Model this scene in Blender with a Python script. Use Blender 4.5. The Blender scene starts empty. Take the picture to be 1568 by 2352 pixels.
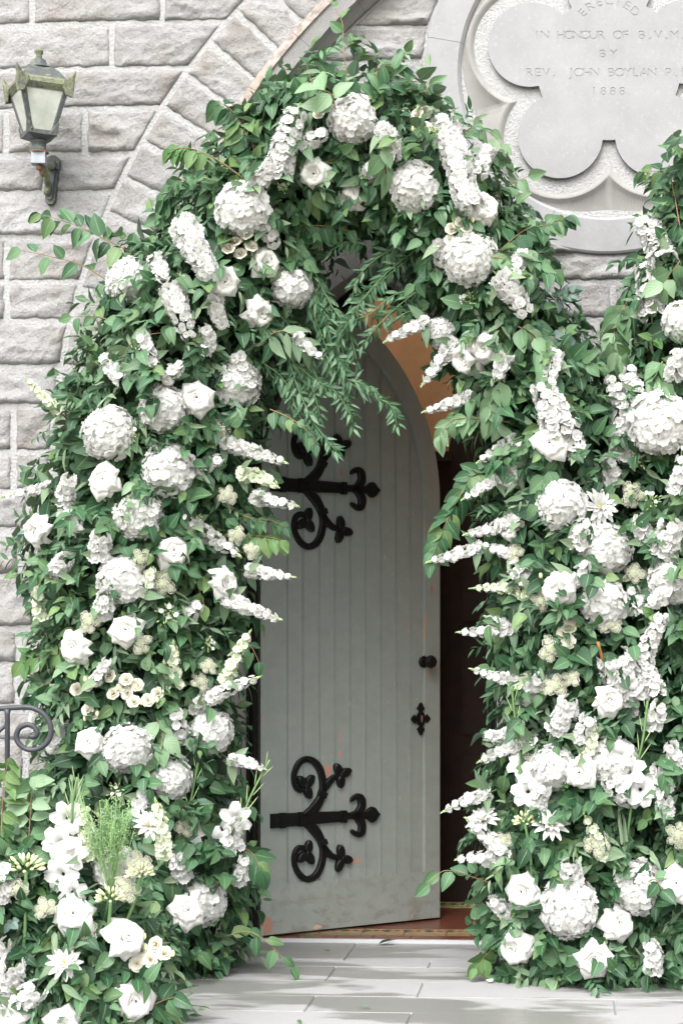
import bpy, bmesh, math, random
import numpy as np
from mathutils import Vector, Matrix, noise
random.seed(7)
rng = np.random.default_rng(11)
R_ = math.radians
S = bpy.context.scene
COL = S.collection

# ------------------------------------------------------------------ camera, sky, sun, exposure
PSI = R_(3.5); FPX = 4200.0; CX, CY = 1053.0, 1490.0          # measured on a 1568 x 2352 copy
CAMP = Vector((1.271, -7.436, 1.2))
cam = bpy.data.cameras.new('camera'); cam_o = bpy.data.objects.new('camera', cam); COL.objects.link(cam_o)
cam_o.location = CAMP; cam_o.rotation_euler = (R_(90), 0, PSI)
cam.sensor_fit = 'VERTICAL'; cam.sensor_height = 36.0; cam.lens = 36.0 * FPX / 2352
cam.shift_x = (784 - CX) / 2352; cam.shift_y = (CY - 1176) / 2352
cam.clip_start = .05; cam.clip_end = 500
S.camera = cam_o
SUN_EL, SUN_AZ = 52.0, 196.0
W_ = bpy.data.worlds.new('World'); S.world = W_; W_.use_nodes = True
nt = W_.node_tree; bg = nt.nodes['Background']
sky = nt.nodes.new('ShaderNodeTexSky'); sky.sky_type = 'NISHITA'; sky.sun_disc = False
sky.sun_elevation = R_(SUN_EL); sky.sun_rotation = R_(SUN_AZ); sky.dust_density = 4.0
hs = nt.nodes.new('ShaderNodeHueSaturation'); hs.inputs['Saturation'].default_value = .06   # cloud-covered sky
nt.links.new(sky.outputs[0], hs.inputs['Color']); nt.links.new(hs.outputs[0], bg.inputs[0])
bg.inputs[1].default_value = .15
sl = bpy.data.lights.new('sun', 'SUN'); sl.energy = .9; sl.angle = R_(55); sl.color = (1, .975, .94)
so = bpy.data.objects.new('sun', sl); COL.objects.link(so)
az = R_(SUN_AZ); sd = Vector((math.sin(az) * math.cos(R_(SUN_EL)), math.cos(az) * math.cos(R_(SUN_EL)), math.sin(R_(SUN_EL))))
so.rotation_euler = sd.to_track_quat('Z', 'Y').to_euler(); so.location = sd * 20
S.view_settings.view_transform = 'Standard'; S.view_settings.look = 'None'; S.view_settings.gamma = 1
S.view_settings.use_curve_mapping = False; S.view_settings.exposure = 1.68

# ------------------------------------------------------------------ helpers
sP, cP = math.sin(PSI), math.cos(PSI)
def W(x, y, Y):
    """world point on the vertical plane at depth Y that shows at photo point (x, y)"""
    a = (x - CX) / FPX; b = -(y - CY) / FPX
    d = Vector((cP * a - sP, sP * a + cP, b))
    return CAMP + d * ((Y - CAMP.y) / d.y)
def G(x, y, z=0.0):
    a = (x - CX) / FPX; b = -(y - CY) / FPX
    d = Vector((cP * a - sP, sP * a + cP, b))
    return CAMP + d * ((z - CAMP.z) / d.z)
MPX = lambda Y: (Y - CAMP.y) / FPX              # metres per photo pixel at depth Y

def mesh(name, v, f, mats, smooth=True, uv=None, mi=None):
    m = bpy.data.meshes.new(name); m.from_pydata([tuple(p) for p in v], [], [tuple(q) for q in f])
    for k in (mats if isinstance(mats, (list, tuple)) else [mats]): m.materials.append(k)
    if smooth: m.shade_smooth()
    if uv is not None:
        l = m.uv_layers.new(name='UVMap'); idx = np.empty(len(m.loops), dtype=np.int32); m.loops.foreach_get('vertex_index', idx)
        l.data.foreach_set('uv', np.asarray(uv, dtype=np.float32)[idx].ravel())
    if mi is not None: m.polygons.foreach_set('material_index', np.asarray(mi, dtype=np.int32))
    m.update()
    return m
def link(name, m, parent=None, mat=None, kind=None):
    o = bpy.data.objects.new(name, m); COL.objects.link(o)
    if parent is not None: o.parent = parent
    if mat is not None: o.matrix_basis = mat
    if kind: o['kind'] = kind
    return o
def tag(o, label, cat, group=None):
    o['label'] = label; o['category'] = cat
    if group: o['group'] = group
    return o
def thing(name, label, cat, mat=None, group=None):
    return tag(link(name, None, None, mat if mat is not None else Matrix()), label, cat, group)
def struct(name, m, parent=None):
    return link(name, m, parent, None, 'structure' if parent is None else None)

class MB:
    def __init__(s): s.v = []; s.f = []; s.mi = []; s.uv = []
    def add(s, v, f, mi=0, uv=None):
        n = len(s.v); s.v += [tuple(p) for p in v]; s.f += [tuple(i + n for i in q) for q in f]; s.mi += [mi] * len(f)
        s.uv += list(uv) if uv is not None else [(0, 0)] * len(v)
    def box(s, a, b, mi=0):
        x0, y0, z0 = a; x1, y1, z1 = b
        v = [(x0,y0,z0),(x1,y0,z0),(x1,y1,z0),(x0,y1,z0),(x0,y0,z1),(x1,y0,z1),(x1,y1,z1),(x0,y1,z1)]
        s.add(v, [(0,3,2,1),(4,5,6,7),(0,1,5,4),(1,2,6,5),(2,3,7,6),(3,0,4,7)], mi)
    def tube(s, pts, r, n=8, mi=0, cap=True):
        pts = [Vector(p) for p in pts]; k = len(pts); rs = r if isinstance(r, (list, tuple)) else [r] * k
        v = []; up = None
        for i, p in enumerate(pts):
            t = (pts[min(i+1, k-1)] - pts[max(i-1, 0)]); t = t.normalized() if t.length > 1e-9 else Vector((0,0,1))
            if up is None: up = t.orthogonal().normalized()
            a = (up - t * up.dot(t)); a = a.normalized() if a.length > 1e-6 else t.orthogonal().normalized(); up = a; b = t.cross(a)
            for j in range(n):
                an = 2 * math.pi * j / n; v.append(p + (a * math.cos(an) + b * math.sin(an)) * rs[i])
        f = [(i*n+j, i*n+(j+1)%n, (i+1)*n+(j+1)%n, (i+1)*n+j) for i in range(k-1) for j in range(n)]
        if cap: f += [tuple(reversed(range(n))), tuple(range((k-1)*n, k*n))]
        s.add(v, f, mi)
    def lathe(s, prof, n=16, mi=0, M=None):
        v = [Vector((r * math.cos(2*math.pi*j/n), r * math.sin(2*math.pi*j/n), z)) for r, z in prof for j in range(n)]
        if M is not None: v = [M @ p for p in v]
        f = [(i*n+j, i*n+(j+1)%n, (i+1)*n+(j+1)%n, (i+1)*n+j) for i in range(len(prof)-1) for j in range(n)]
        s.add(v, f, mi)
    def ball(s, c, r, mi=0, M=None, nu=6, nv=4):
        prof = [(math.sin(math.pi*i/nv), -math.cos(math.pi*i/nv)) for i in range(nv+1)]
        rx = r if isinstance(r, (tuple, list)) else (r, r, r)
        v = [Vector((a*math.cos(2*math.pi*j/nu)*rx[0], a*math.sin(2*math.pi*j/nu)*rx[1], z*rx[2])) for a, z in prof for j in range(nu)]
        v = [(M @ p if M is not None else p) + Vector(c) for p in v]
        f = [(i*nu+j, i*nu+(j+1)%nu, (i+1)*nu+(j+1)%nu, (i+1)*nu+j) for i in range(nv) for j in range(nu)]
        s.add(v, f, mi)
    def extrude(s, outline, d0, d1, to3, mi=0):
        """prism over a simple 2D outline; to3(u, v, d) -> point"""
        n = len(outline)
        v = [to3(u, w, d0) for u, w in outline] + [to3(u, w, d1) for u, w in outline]
        s.add(v, [tuple(range(n)), tuple(reversed(range(n, 2*n)))] + [(i, (i+1) % n, n+(i+1) % n, n+i)[::-1] for i in range(n)], mi)
    def mesh(s, name, mats, smooth=True): return mesh(name, s.v, s.f, mats, smooth, s.uv, s.mi)

def frame(z, roll=0.0, at=(0, 0, 0), up=None):
    z = Vector(z).normalized(); ref = Vector(up) if up is not None else Vector((0, 0, 1))
    if abs(z.dot(ref)) > .98: ref = Vector((0, 1, 0))
    x = ref.cross(z).normalized(); y = z.cross(x)
    M = Matrix((x, y, z)).transposed().to_4x4() @ Matrix.Rotation(roll, 4, 'Z')
    return Matrix.Translation(at) @ M
def scaled(M, sx, sy=None, sz=None):
    sy = sx if sy is None else sy; sz = sx if sz is None else sz
    return M @ Matrix.Diagonal((sx, sy, sz, 1))
def rv(k=1.0): return Vector((random.uniform(-k, k), random.uniform(-k, k), random.uniform(-k, k)))
def bez(pts, n):
    """Catmull-Rom through the points"""
    P = [Vector(p) for p in pts]; P = [P[0]*2 - P[1]] + P + [P[-1]*2 - P[-2]]; out = []
    segs = len(P) - 3
    for k in range(n + 1):
        t = k / n * segs; i = min(int(t), segs - 1); t -= i; a, b, c, d = P[i:i+4]
        out.append(.5*((2*b) + (c-a)*t + (2*a-5*b+4*c-d)*t*t + (3*b-a-3*c+d)*t**3))
    return out

# ------------------------------------------------------------------ materials
class NT:
    def __init__(s, name):
        s.m = bpy.data.materials.new(name); s.m.use_nodes = True; s.t = s.m.node_tree; s.b = s.t.nodes['Principled BSDF']; s.o = s.t.nodes['Material Output']
    def n(s, typ, _in=None, **kw):
        k = s.t.nodes.new('ShaderNode' + typ)
        for a, b in kw.items(): setattr(k, a, b)
        for a, b in (_in or {}).items():
            if hasattr(b, 'is_output'): s.t.links.new(b, k.inputs[a])
            else: k.inputs[a].default_value = b
        return k
    def co(s): return s.n('TexCoord').outputs['Object']
    def noise(s, vec, scale, detail=4, rough=.55, dist=0):
        return s.n('TexNoise', {'Vector': vec, 'Scale': scale, 'Detail': detail, 'Roughness': rough, 'Distortion': dist}).outputs[0]
    def ramp(s, fac, stops, interp='LINEAR'):
        k = s.n('ValToRGB', {0: fac}); e = k.color_ramp.elements; k.color_ramp.interpolation = interp
        while len(e) < len(stops): e.new(.5)
        for q, (p, c) in zip(e, stops): q.position = p; q.color = (*c, 1) if len(c) == 3 else c
        return k.outputs[0]
    def val(s, fac, a, b, c=0.0, d=1.0):
        return s.n('MapRange', {0: fac, 1: a, 2: b, 3: c, 4: d}, clamp=True).outputs[0]
    def mix(s, f, a, b, mode='MIX'):
        k = s.n('Mix', data_type='RGBA', blend_type=mode)
        for i, x in ((0, f), (6, a), (7, b)):
            if hasattr(x, 'is_output'): s.t.links.new(x, k.inputs[i])
            elif i == 0: k.inputs[0].default_value = x
            else: k.inputs[i].default_value = (*x, 1) if len(x) == 3 else x
        return k.outputs[2]
    def math(s, op, a, b=0.0):
        return s.n('Math', {0: a, 1: b}, operation=op).outputs[0]
    def bump(s, h, strength, dist, nrm=None):
        k = s.n('Bump', {'Height': h, 'Strength': strength, 'Distance': dist})
        if nrm is not None: s.t.links.new(nrm, k.inputs['Normal'])
        return k.outputs[0]
    def out(s, color=None, rough=None, normal=None, **kw):
        for key, x in (('Base Color', color), ('Roughness', rough), ('Normal', normal), *kw.items()):
            if x is None: continue
            if hasattr(x, 'is_output'): s.t.links.new(x, s.b.inputs[key])
            else: s.b.inputs[key].default_value = (*x, 1) if isinstance(x, tuple) and len(x) == 3 else x
        return s.m
    def translucent(s, color, fac, normal=None):
        tr = s.n('BsdfTranslucent')
        if hasattr(color, 'is_output'): s.t.links.new(color, tr.inputs[0])
        else: tr.inputs[0].default_value = (*color, 1)
        mx = s.n('MixShader', {0: fac}); s.t.links.new(s.b.outputs[0], mx.inputs[1]); s.t.links.new(tr.outputs[0], mx.inputs[2])
        s.t.links.new(mx.outputs[0], s.o.inputs[0]); return s.m
    def rnd(s):
        a = s.n('ObjectInfo').outputs['Random']; b = s.n('NewGeometry').outputs['Random Per Island']
        return s.math('FRACT', s.math('ADD', s.math('MULTIPLY', a, 7.31), b))

def mat_plain(name, col, rough=.6, metal=0.0, nscale=0, namp=.15, bump=0.0):
    t = NT(name)
    if nscale:
        f = t.noise(t.co(), nscale); c = t.mix(t.val(f, .3, .7), tuple(x*(1-namp) for x in col), tuple(min(1, x*(1+namp)) for x in col))
        return t.out(c, rough, t.bump(f, bump, .01) if bump else None, Metallic=metal)
    return t.out(col, rough, Metallic=metal)

def mat_rock():
    t = NT('rock_faced_limestone'); co = t.n('NewGeometry').outputs['Position']; r = t.rnd()
    big = t.noise(co, 5, 5, .6); mid = t.noise(co, 24, 6, .65); fine = t.noise(co, 130, 4, .7)
    base = t.mix(r, (.265, .261, .259), (.35, .346, .343))
    c = t.mix(t.math('MULTIPLY', t.val(big, .46, .68), .8), base, (.225, .20, .178))
    c = t.mix(t.val(mid, .5, .75, 0, .35), c, (.42, .412, .406))
    c = t.mix(t.val(fine, .60, .72, 0, .6), c, (.50, .49, .48))
    c = t.mix(t.val(fine, .43, .30, 0, .6), c, (.15, .135, .12)); pit = t.noise(co, 55, 5, .75); c = t.mix(t.val(pit, .38, .28, 0, .6), c, (.14, .12, .10))
    nb = t.bump(mid, .9, .022); nb = t.bump(pit, .8, .010, nb); nb = t.bump(fine, .6, .004, nb)
    return t.out(c, .92, nb)
def mat_dressed(name, hatch=0.0, col=(.285, .281, .28), ang=0.0):
    t = NT(name); co = t.n('NewGeometry').outputs['Position']; r = t.rnd()
    big = t.noise(co, 7, 5, .6); fine = t.noise(co, 160, 4, .65); sp = t.noise(co, 60, 3, .6)
    c = t.mix(t.val(big, .35, .7), tuple(x*.88 for x in col), tuple(min(1, x*1.08) for x in col))
    c = t.mix(t.math('MULTIPLY', r, .35), c, tuple(x*.8 for x in col))
    c = t.mix(t.val(sp, .58, .72, 0, .5), c, tuple(min(1, x*1.18) for x in col)); c = t.mix(t.val(fine, .42, .28, 0, .5), c, (.2, .19, .18)); stn = t.noise(t.n('Mapping', {'Vector': co, 'Scale': (3, 3, .8)}).outputs[0], 3.5, 4, .6); c = t.mix(t.val(stn, .5, .75, 0, .4), c, tuple(x*.78 for x in col))
    nb = t.bump(fine, .35, .003)
    if hatch:
        mp = t.n('Mapping', {'Vector': co, 'Rotation': (0, ang, 0)})
        w = t.n('TexWave', {'Vector': mp.outputs[0], 'Scale': 45, 'Distortion': 3, 'Detail': 2}, bands_direction='X').outputs[1]
        nb = t.bump(w, hatch, .004, nb)
    return t.out(c, .88, nb)
def mat_weathered_edge():
    t = NT('weathered_hood_edge'); co = t.n('NewGeometry').outputs['Position']
    f = t.noise(co, 30, 5, .65); g = t.noise(co, 9, 3)
    c = t.ramp(f, [(.3, (.14, .115, .095)), (.5, (.235, .20, .175)), (.7, (.34, .315, .295))]); c = t.mix(t.val(g, .55, .7, 0, .6), c, (.30, .23, .165))
    return t.out(c, .95, t.bump(f, .7, .01))
def mat_mortar():
    t = NT('lime_mortar'); co = t.n('NewGeometry').outputs['Position']
    f = t.noise(co, 90, 5, .7); g = t.noise(co, 12, 4)
    c = t.mix(t.val(f, .3, .7), (.37, .367, .363), (.48, .477, .473)); c = t.mix(t.val(g, .5, .75, 0, .5), c, (.37, .365, .355))
    return t.out(c, .95, t.bump(f, .9, .016))
def mat_paver():
    t = NT('granite_paver'); co = t.n('NewGeometry').outputs['Position']; r = t.rnd()
    mp = t.n('Mapping', {'Vector': co, 'Scale': (1.0, 2.9, 1)}).outputs[0]
    wet = t.noise(mp, 1.15, 5, .55, .5); f = t.noise(co, 260, 3, .7); st = t.noise(co, 3, 4)
    w = t.val(wet, .46, .515, 0, 1)
    dry = t.mix(t.val(f, .3, .7), (.235, .232, .234), (.315, .312, .312)); dry = t.mix(t.math('MULTIPLY', r, .4), dry, (.28, .276, .268))
    dry = t.mix(t.val(st, .55, .75, 0, .35), dry, (.26, .245, .215))
    we = t.mix(t.val(f, .3, .7), (.135, .135, .127), (.215, .213, .203))
    c = t.mix(w, dry, we)
    return t.out(c, t.val(w, 0, 1, .75, .3), t.bump(f, .3, .002))
def mat_joint():
    t = NT('mossy_joint'); f = t.noise(t.n('NewGeometry').outputs['Position'], 9, 4)
    return t.out(t.mix(t.val(f, .4, .65), (.12, .108, .06), (.25, .235, .19)), .95)

def mat_door():
    t = NT('grey_green_door_paint'); co = t.co()
    sx = t.n('SeparateXYZ', {0: co}); z = sx.outputs[2]
    gr = t.n('Mapping', {'Vector': co, 'Scale': (60, 60, 3)}).outputs[0]; grain = t.noise(gr, 1.2, 4, .6); f = t.noise(co, 14, 5, .65); ff = t.noise(co, 55, 4, .7)
    c = t.mix(t.val(f, .3, .7), (.265, .295, .27), (.31, .34, .315)); c = t.mix(t.val(ff, .35, .7, 0, .25), c, (.26, .275, .255))
    low = t.val(z, .38, .02, 0, 1)                      # scuffed along the bottom rail
    scuff = t.math('MULTIPLY', t.val(t.noise(t.n('Mapping', {'Vector': co, 'Scale': (1, 1, 1.6)}).outputs[0], 11, 5, .7), .50, .60), low)
    c = t.mix(t.math('MULTIPLY', scuff, .5), c, (.17, .145, .105))
    chipn = t.noise(t.n('Mapping', {'Vector': co, 'Scale': (3.2, 1, 1.0)}).outputs[0], 9.5, 3, .55)
    c = t.mix(t.val(chipn, .70, .705), c, (.50, .27, .19))
    pale = t.noise(t.n('Mapping', {'Vector': co, 'Scale': (5, 1, 1)}).outputs[0], 21, 3, .6); c = t.mix(t.val(pale, .70, .715), c, (.45, .42, .34))
    dn = t.noise(t.n('Mapping', {'Vector': co, 'Scale': (1.6, 1, .7)}).outputs[0], 34, 4, .65)
    for u0, z0, ru, rz, pc in ((.325, .687, .022, .034, (.52, .26, .19)), (.388, .83, .006, .045, (.5, .28, .2)), (.388, .757, .009, .018, (.52, .26, .19)), (.852, 1.458, .006, .022, (.45, .2, .11)), (.818, 1.30, .008, .075, (.42, .30, .2)), (.03, .06, .03, .05, (.40, .21, .14)), (.395, 1.945, .008, .012, (.45, .2, .11)), (.40, .48, .01, .04, (.45, .4, .32)), (.47, .30, .03, .012, (.46, .25, .17)), (.27, .035, .025, .012, (.55, .36, .3)), (.42, 1.66, .006, .03, (.45, .36, .26)), (.84, 1.09, .006, .02, (.42, .25, .17))):
        d = t.n('VectorMath', {0: t.n('Mapping', {'Vector': co, 'Location': (-u0/ru, 0, -z0/rz), 'Scale': (1/ru, 0, 1/rz)}).outputs[0]}, operation='LENGTH').outputs['Value']
        c = t.mix(t.val(t.math('ADD', d, t.math('MULTIPLY', dn, 2.2)), 1.86, 1.80), c, pc)
    nb = t.bump(grain, .25, .003); nb = t.bump(scuff, .4, .002, nb)
    return t.out(c, .48, nb)
def mat_iron(name, col=(.006, .006, .006), rough=.42):
    t = NT(name); f = t.noise(t.co(), 70, 4, .6)
    c = t.mix(t.val(f, .68, .8, 0, .5), col, (.10, .085, .07)); return t.out(c, t.val(f, .3, .7, rough-.1, rough+.15), t.bump(f, .35, .003), Metallic=.0, **{'Specular IOR Level': .28})
def mat_lantern(name, moss=.5, col=(.055, .062, .066)):
    t = NT(name); co = t.co(); f = t.noise(co, 38, 5, .65); g = t.noise(co, 120, 4, .7); z = t.n('SeparateXYZ', {0: t.n('NewGeometry').outputs['Normal']}).outputs[2]
    c = t.mix(t.val(g, .55, .72, 0, .6), col, (.17, .175, .17))
    m = t.val(t.math('ADD', f, t.math('MULTIPLY', z, .06)), .62 - .3*moss, .74 - .3*moss)
    c = t.mix(m, c, t.mix(t.val(g, .35, .65), (.085, .098, .055), (.20, .21, .135)))
    return t.out(c, t.val(m, 0, 1, .45, .95), t.bump(t.math('ADD', f, g), .4, .006))
def mat_lampglass():
    t = NT('clouded_lamp_glass'); co = t.co(); f = t.noise(co, 16, 4, .6); g = t.noise(co, 90, 3, .7); z = t.n('SeparateXYZ', {0: co}).outputs[2]
    c = t.mix(t.val(f, .3, .7), (.33, .35, .30), (.50, .51, .47)); moss = t.math('MULTIPLY', t.val(t.math('ADD', g, t.val(z, .22, .34, -.2, .2)), .45, .65), .8)
    c = t.mix(moss, c, (.30, .32, .18)); return t.out(c, t.val(f, .3, .7, .2, .45), None, Transmission_Weight=0.0) if False else t.out(c, .3)

def mat_leaf(name, cols, under, veins=7.0, rough=.42, trans=.18):
    t = NT(name); uv = t.n('UVMap').outputs[0]; s = t.n('SeparateXYZ', {0: uv}); u, v = s.outputs[0], s.outputs[1]
    r = t.rnd(); c = t.ramp(r, [(i / (len(cols)-1), q) for i, q in enumerate(cols)])
    au = t.math('ABSOLUTE', t.math('SUBTRACT', u, .5))
    mid = t.val(au, .012, .05, 1, 0)
    ph = t.math('SUBTRACT', t.math('MULTIPLY', v, veins), t.math('MULTIPLY', au, veins*.9))
    sw = t.math('ABSOLUTE', t.math('SUBTRACT', t.math('FRACT', ph), .5)); vein = t.val(sw, .0, .12, 1, 0)
    f = t.noise(t.co(), 40, 3); c = t.mix(t.val(f, .35, .7, 0, .3), c, t.mix(.5, c, (.01, .03, .015)))
    c = t.mix(t.math('MULTIPLY', vein, .38), c, t.mix(.5, c, (.16, .26, .13))); c = t.mix(t.math('MULTIPLY', mid, .6), c, (.22, .33, .17))
    back = t.n('NewGeometry').outputs['Backfacing']; cb = t.mix(r, under, tuple(x*.7 for x in under)); cb = t.mix(t.math('MULTIPLY', mid, .4), cb, (.24, .33, .2))
    c = t.mix(back, c, cb)
    nb = t.bump(t.math('ADD', sw, t.math('MULTIPLY', mid, -.6)), .5, .002)
    t.out(c, t.math('ADD', t.math('MULTIPLY', back, .25), rough), nb); t.b.inputs['Specular IOR Level'].default_value = .32
    return t.translucent(t.mix(.5, c, (.10, .22, .05)), trans)
def mat_petal(name, col, tint=None, trans=.30, uvcream=None):
    t = NT(name); r = t.rnd(); c = t.mix(t.math('MULTIPLY', r, .5), col, tuple(x*.94 for x in col))
    if tint:                                             # the petal's own colour towards its base
        v = t.n('SeparateXYZ', {0: t.n('UVMap').outputs[0]}).outputs[1]; c = t.mix(t.val(v, .55, 0.0), c, tint)
    f = t.noise(t.co(), 8, 3)
    t.out(c, .62, t.bump(f, .15, .01)); t.b.inputs['Specular IOR Level'].default_value = .25
    return t.translucent(c, trans)

M = dict(
    rock=mat_rock(), dressed=mat_dressed('dressed_limestone'), hatched=mat_dressed('tooled_limestone', .6, (.235, .228, .219), R_(-38)), panel=mat_dressed('smooth_limestone', 0, (.285, .283, .287)),
    moulding=mat_dressed('tooled_moulding', .25, (.265, .256, .243), 0), edge=mat_weathered_edge(), mortar=mat_mortar(), paver=mat_paver(), joint=mat_joint(),
    door=mat_door(), iron=mat_iron('black_painted_iron'), framep=mat_iron('black_painted_timber', (.007, .007, .007), .35), rail=mat_iron('grey_rail_paint', (.045, .048, .055), .35),
    lant=mat_lantern('weathered_lamp_iron', .25), lantm=mat_lantern('mossy_lamp_iron', .95), rust=mat_plain('rusty_collar', (.19, .11, .075), .9, 0, 40, .3), blockp=mat_plain('pale_blue_grey_paint', (.26, .28, .31), .6, 0, 30, .2),
    glass=mat_lampglass(), plaster=mat_plain('ochre_plaster', (.62, .37, .185), .9, 0, 8, .12), wood=mat_plain('dark_varnished_wood', (.020, .008, .004), .8, 0, 12, .4),
    redtile=mat_plain('red_quarry_tile', (.15, .052, .030), .3, 0, 20, .25), olive=mat_plain('olive_tile', (.21, .17, .09), .5, 0, 30, .2), tan=mat_plain('tan_tile', (.42, .24, .13), .5, 0, 30, .15), motif=mat_plain('dark_green_motif', (.07, .09, .05), .5),
    yellow=mat_plain('yellow_border_tile', (.42, .36, .15), .5, 0, 40, .2), steel=mat_plain('bright_threshold_strip', (.50, .50, .51), .4), matt=mat_plain('door_mat_fibre', (.03, .022, .016), .95, 0, 90, .4),
    leaf=mat_leaf('beech_leaf', [(.010, .039, .017), (.024, .078, .034), (.05, .128, .056), (.11, .205, .10), (.04, .11, .05), (.14, .22, .08)], (.14, .20, .145)),
    pale=mat_leaf('pale_linden_leaf', [(.11, .21, .10), (.17, .28, .15), (.24, .34, .21)], (.21, .30, .20), 6),
    fresh=mat_leaf('fresh_green_leaf', [(.06, .145, .05), (.10, .195, .065), (.155, .245, .085)], (.17, .26, .13), 6),
    lance=mat_leaf('ruscus_leaf', [(.015, .056, .026), (.036, .105, .048), (.07, .155, .076), (.145, .235, .145)], (.12, .20, .13), 3, .36),
    big=mat_leaf('hydrangea_leaf', [(.014, .048, .022), (.03, .08, .037), (.055, .12, .054)], (.12, .17, .12), 7, .5),
    rleaf=mat_leaf('rose_leaf', [(.016, .054, .024), (.042, .112, .05), (.095, .19, .085)], (.12, .18, .12), 6, .38),
    sage=mat_leaf('stock_leaf', [(.10, .17, .10), (.16, .23, .14), (.22, .29, .18)], (.19, .26, .17), 2, .6),
    euc=mat_leaf('eucalyptus_leaf', [(.10, .16, .15), (.14, .20, .18), (.19, .26, .24)], (.2, .26, .25), 3, .6),
    core=mat_plain('shade_core', (.012, .026, .013), .95, 0, 25, .4, .8), stem=mat_plain('green_stem', (.10, .19, .065), .6, 0, 20, .2), twig=mat_plain('brown_twig', (.20, .13, .06), .8, 0, 25, .25), bare=mat_plain('bare_cut_twig', (.42, .20, .07), .8, 0, 30, .2),
    white=mat_petal('white_petal', (.73, .725, .705)), hyd=mat_petal('hydrangea_petal', (.77, .77, .755), (.74, .74, .68), .45), cream=mat_petal('cream_petal', (.74, .72, .63), (.70, .64, .44)),
    rose=mat_petal('rose_petal', (.73, .722, .69), (.69, .63, .47), .28), green=mat_petal('greenish_petal', (.76, .80, .64), (.50, .62, .33), .4), stock=mat_petal('stock_petal', (.75, .745, .735), (.66, .69, .55), .42),
    bead=mat_plain('cream_bead', (.66, .635, .55), .7, 0, 200, .12), budg=mat_plain('green_bud', (.36, .50, .22), .6, 0, 60, .25), ybud=mat_plain('pale_yellow_bud', (.62, .66, .36), .6, 0, 50, .15), disc=mat_plain('yellow_disc', (.66, .62, .20), .7, 0, 80, .2), airy=mat_plain('airy_grass_green', (.22, .36, .15), .7, 0, 30, .25),
)
# ------------------------------------------------------------------ the church front
YF = -.22
RC, RR = (1.957, 1.854), 2.762            # extrados of the voussoirs round the portal arch
HC, HR = (2.114, 1.880), 2.601            # outer edge of the hood moulding
HT = .128
RO, RRO, RRI = (1.42, 3.475), .728, .582  # ring round the cinquefoil
wall = thing('stone_facade', 'grey rock-faced stone church front with white pointing and pointed portal arch', 'wall'); wall['kind'] = 'thing'

def fbm(p, o=4):
    return noise.fractal(p, 1.0, 2.0, o)
def stone(q, rough=1.0, step=.0145, name='stone', mat='rock', gap=.0135, base=.0):
    """rock-faced block over the quad q = (bl, br, tr, tl) of (X, Z)"""
    bl, br, tr, tl = [Vector((a, b)) for a, b in q]
    w = max((br-bl).length, (tr-tl).length); h = max((tl-bl).length, (tr-br).length)
    if min(w, h) < .035: return
    gu, gv = gap / max(w, .02), gap / max(h, .02)
    nx, nz = max(2, int(w/step)), max(2, int(h/step)); sd = random.uniform(0, 90)
    us = [0] + [gu*.9] + [gu + (1-2*gu)*i/nx for i in range(nx+1)][1:-1] + [1-gu*.9] + [1]
    def U(i, n, g): return g + (1-2*g) * i / n
    v = []; N, K = nx+1, nz+1
    ph = random.uniform(.25, .5); tx, tz = random.uniform(-.02, .02), random.uniform(-.025, .015)
    for j in range(K):
        for i in range(N):
            u, t = U(i, nx, gu), U(j, nz, gv)
            p = (bl*(1-u) + br*u)*(1-t) + (tl*(1-u) + tr*u)*t
            e = min((u-gu)*w, (1-gu-u)*w, (t-gv)*h, (1-gv-t)*h)
            P3 = Vector((p.x*6 + sd, p.y*11, sd))
            wob = .0075 * noise.noise(Vector((p.x*28, p.y*28, sd)))
            k = min(1, max(0, e/.020)); k = k*k*(3-2*k)
            n1 = fbm(P3*.7, 3); n2 = fbm(P3*2.1 + Vector((9, 0, 0)), 4)
            ledge = math.tanh(9*(n1*.55 + (t-ph)*.55 + n2*.12))          # a broken ledge across the face
            n3 = noise.noise(P3*7.0); rid = 1-abs(noise.noise(P3*1.3+Vector((3, 5, 1))))*2; d = .007 + rough * k * (.005 + .010*n1 + .012*n2 + .006*n3 - .009*ledge + .007*rid*rid + tx*(u-.5) + tz*(t-.5)) + base
            v.append((p.x + (wob if k < .5 else 0), YF - max(d, .0056 + .002*n3), p.y + (wob if k < .5 else 0)))
    f = [(j*N+i, j*N+i+1, (j+1)*N+i+1, (j+1)*N+i) for j in range(nz) for i in range(nx)]
    rim = [i for i in range(N)] + [j*N+N-1 for j in range(1, K)] + [nz*N+i for i in range(N-2, -1, -1)] + [j*N for j in range(nz-1, 0, -1)]
    b = len(v); v += [(v[i][0], YF + .012, v[i][2]) for i in rim]; n = len(rim)
    f += [(rim[i], b+i, b+(i+1) % n, rim[(i+1) % n]) for i in range(n)]
    link(name, mesh(name, v, f, M[mat]), wall)

def rx(z, c=RC, r=RR): return c[0] - math.sqrt(max(0, r*r - max(0, z-c[1])**2))
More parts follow.
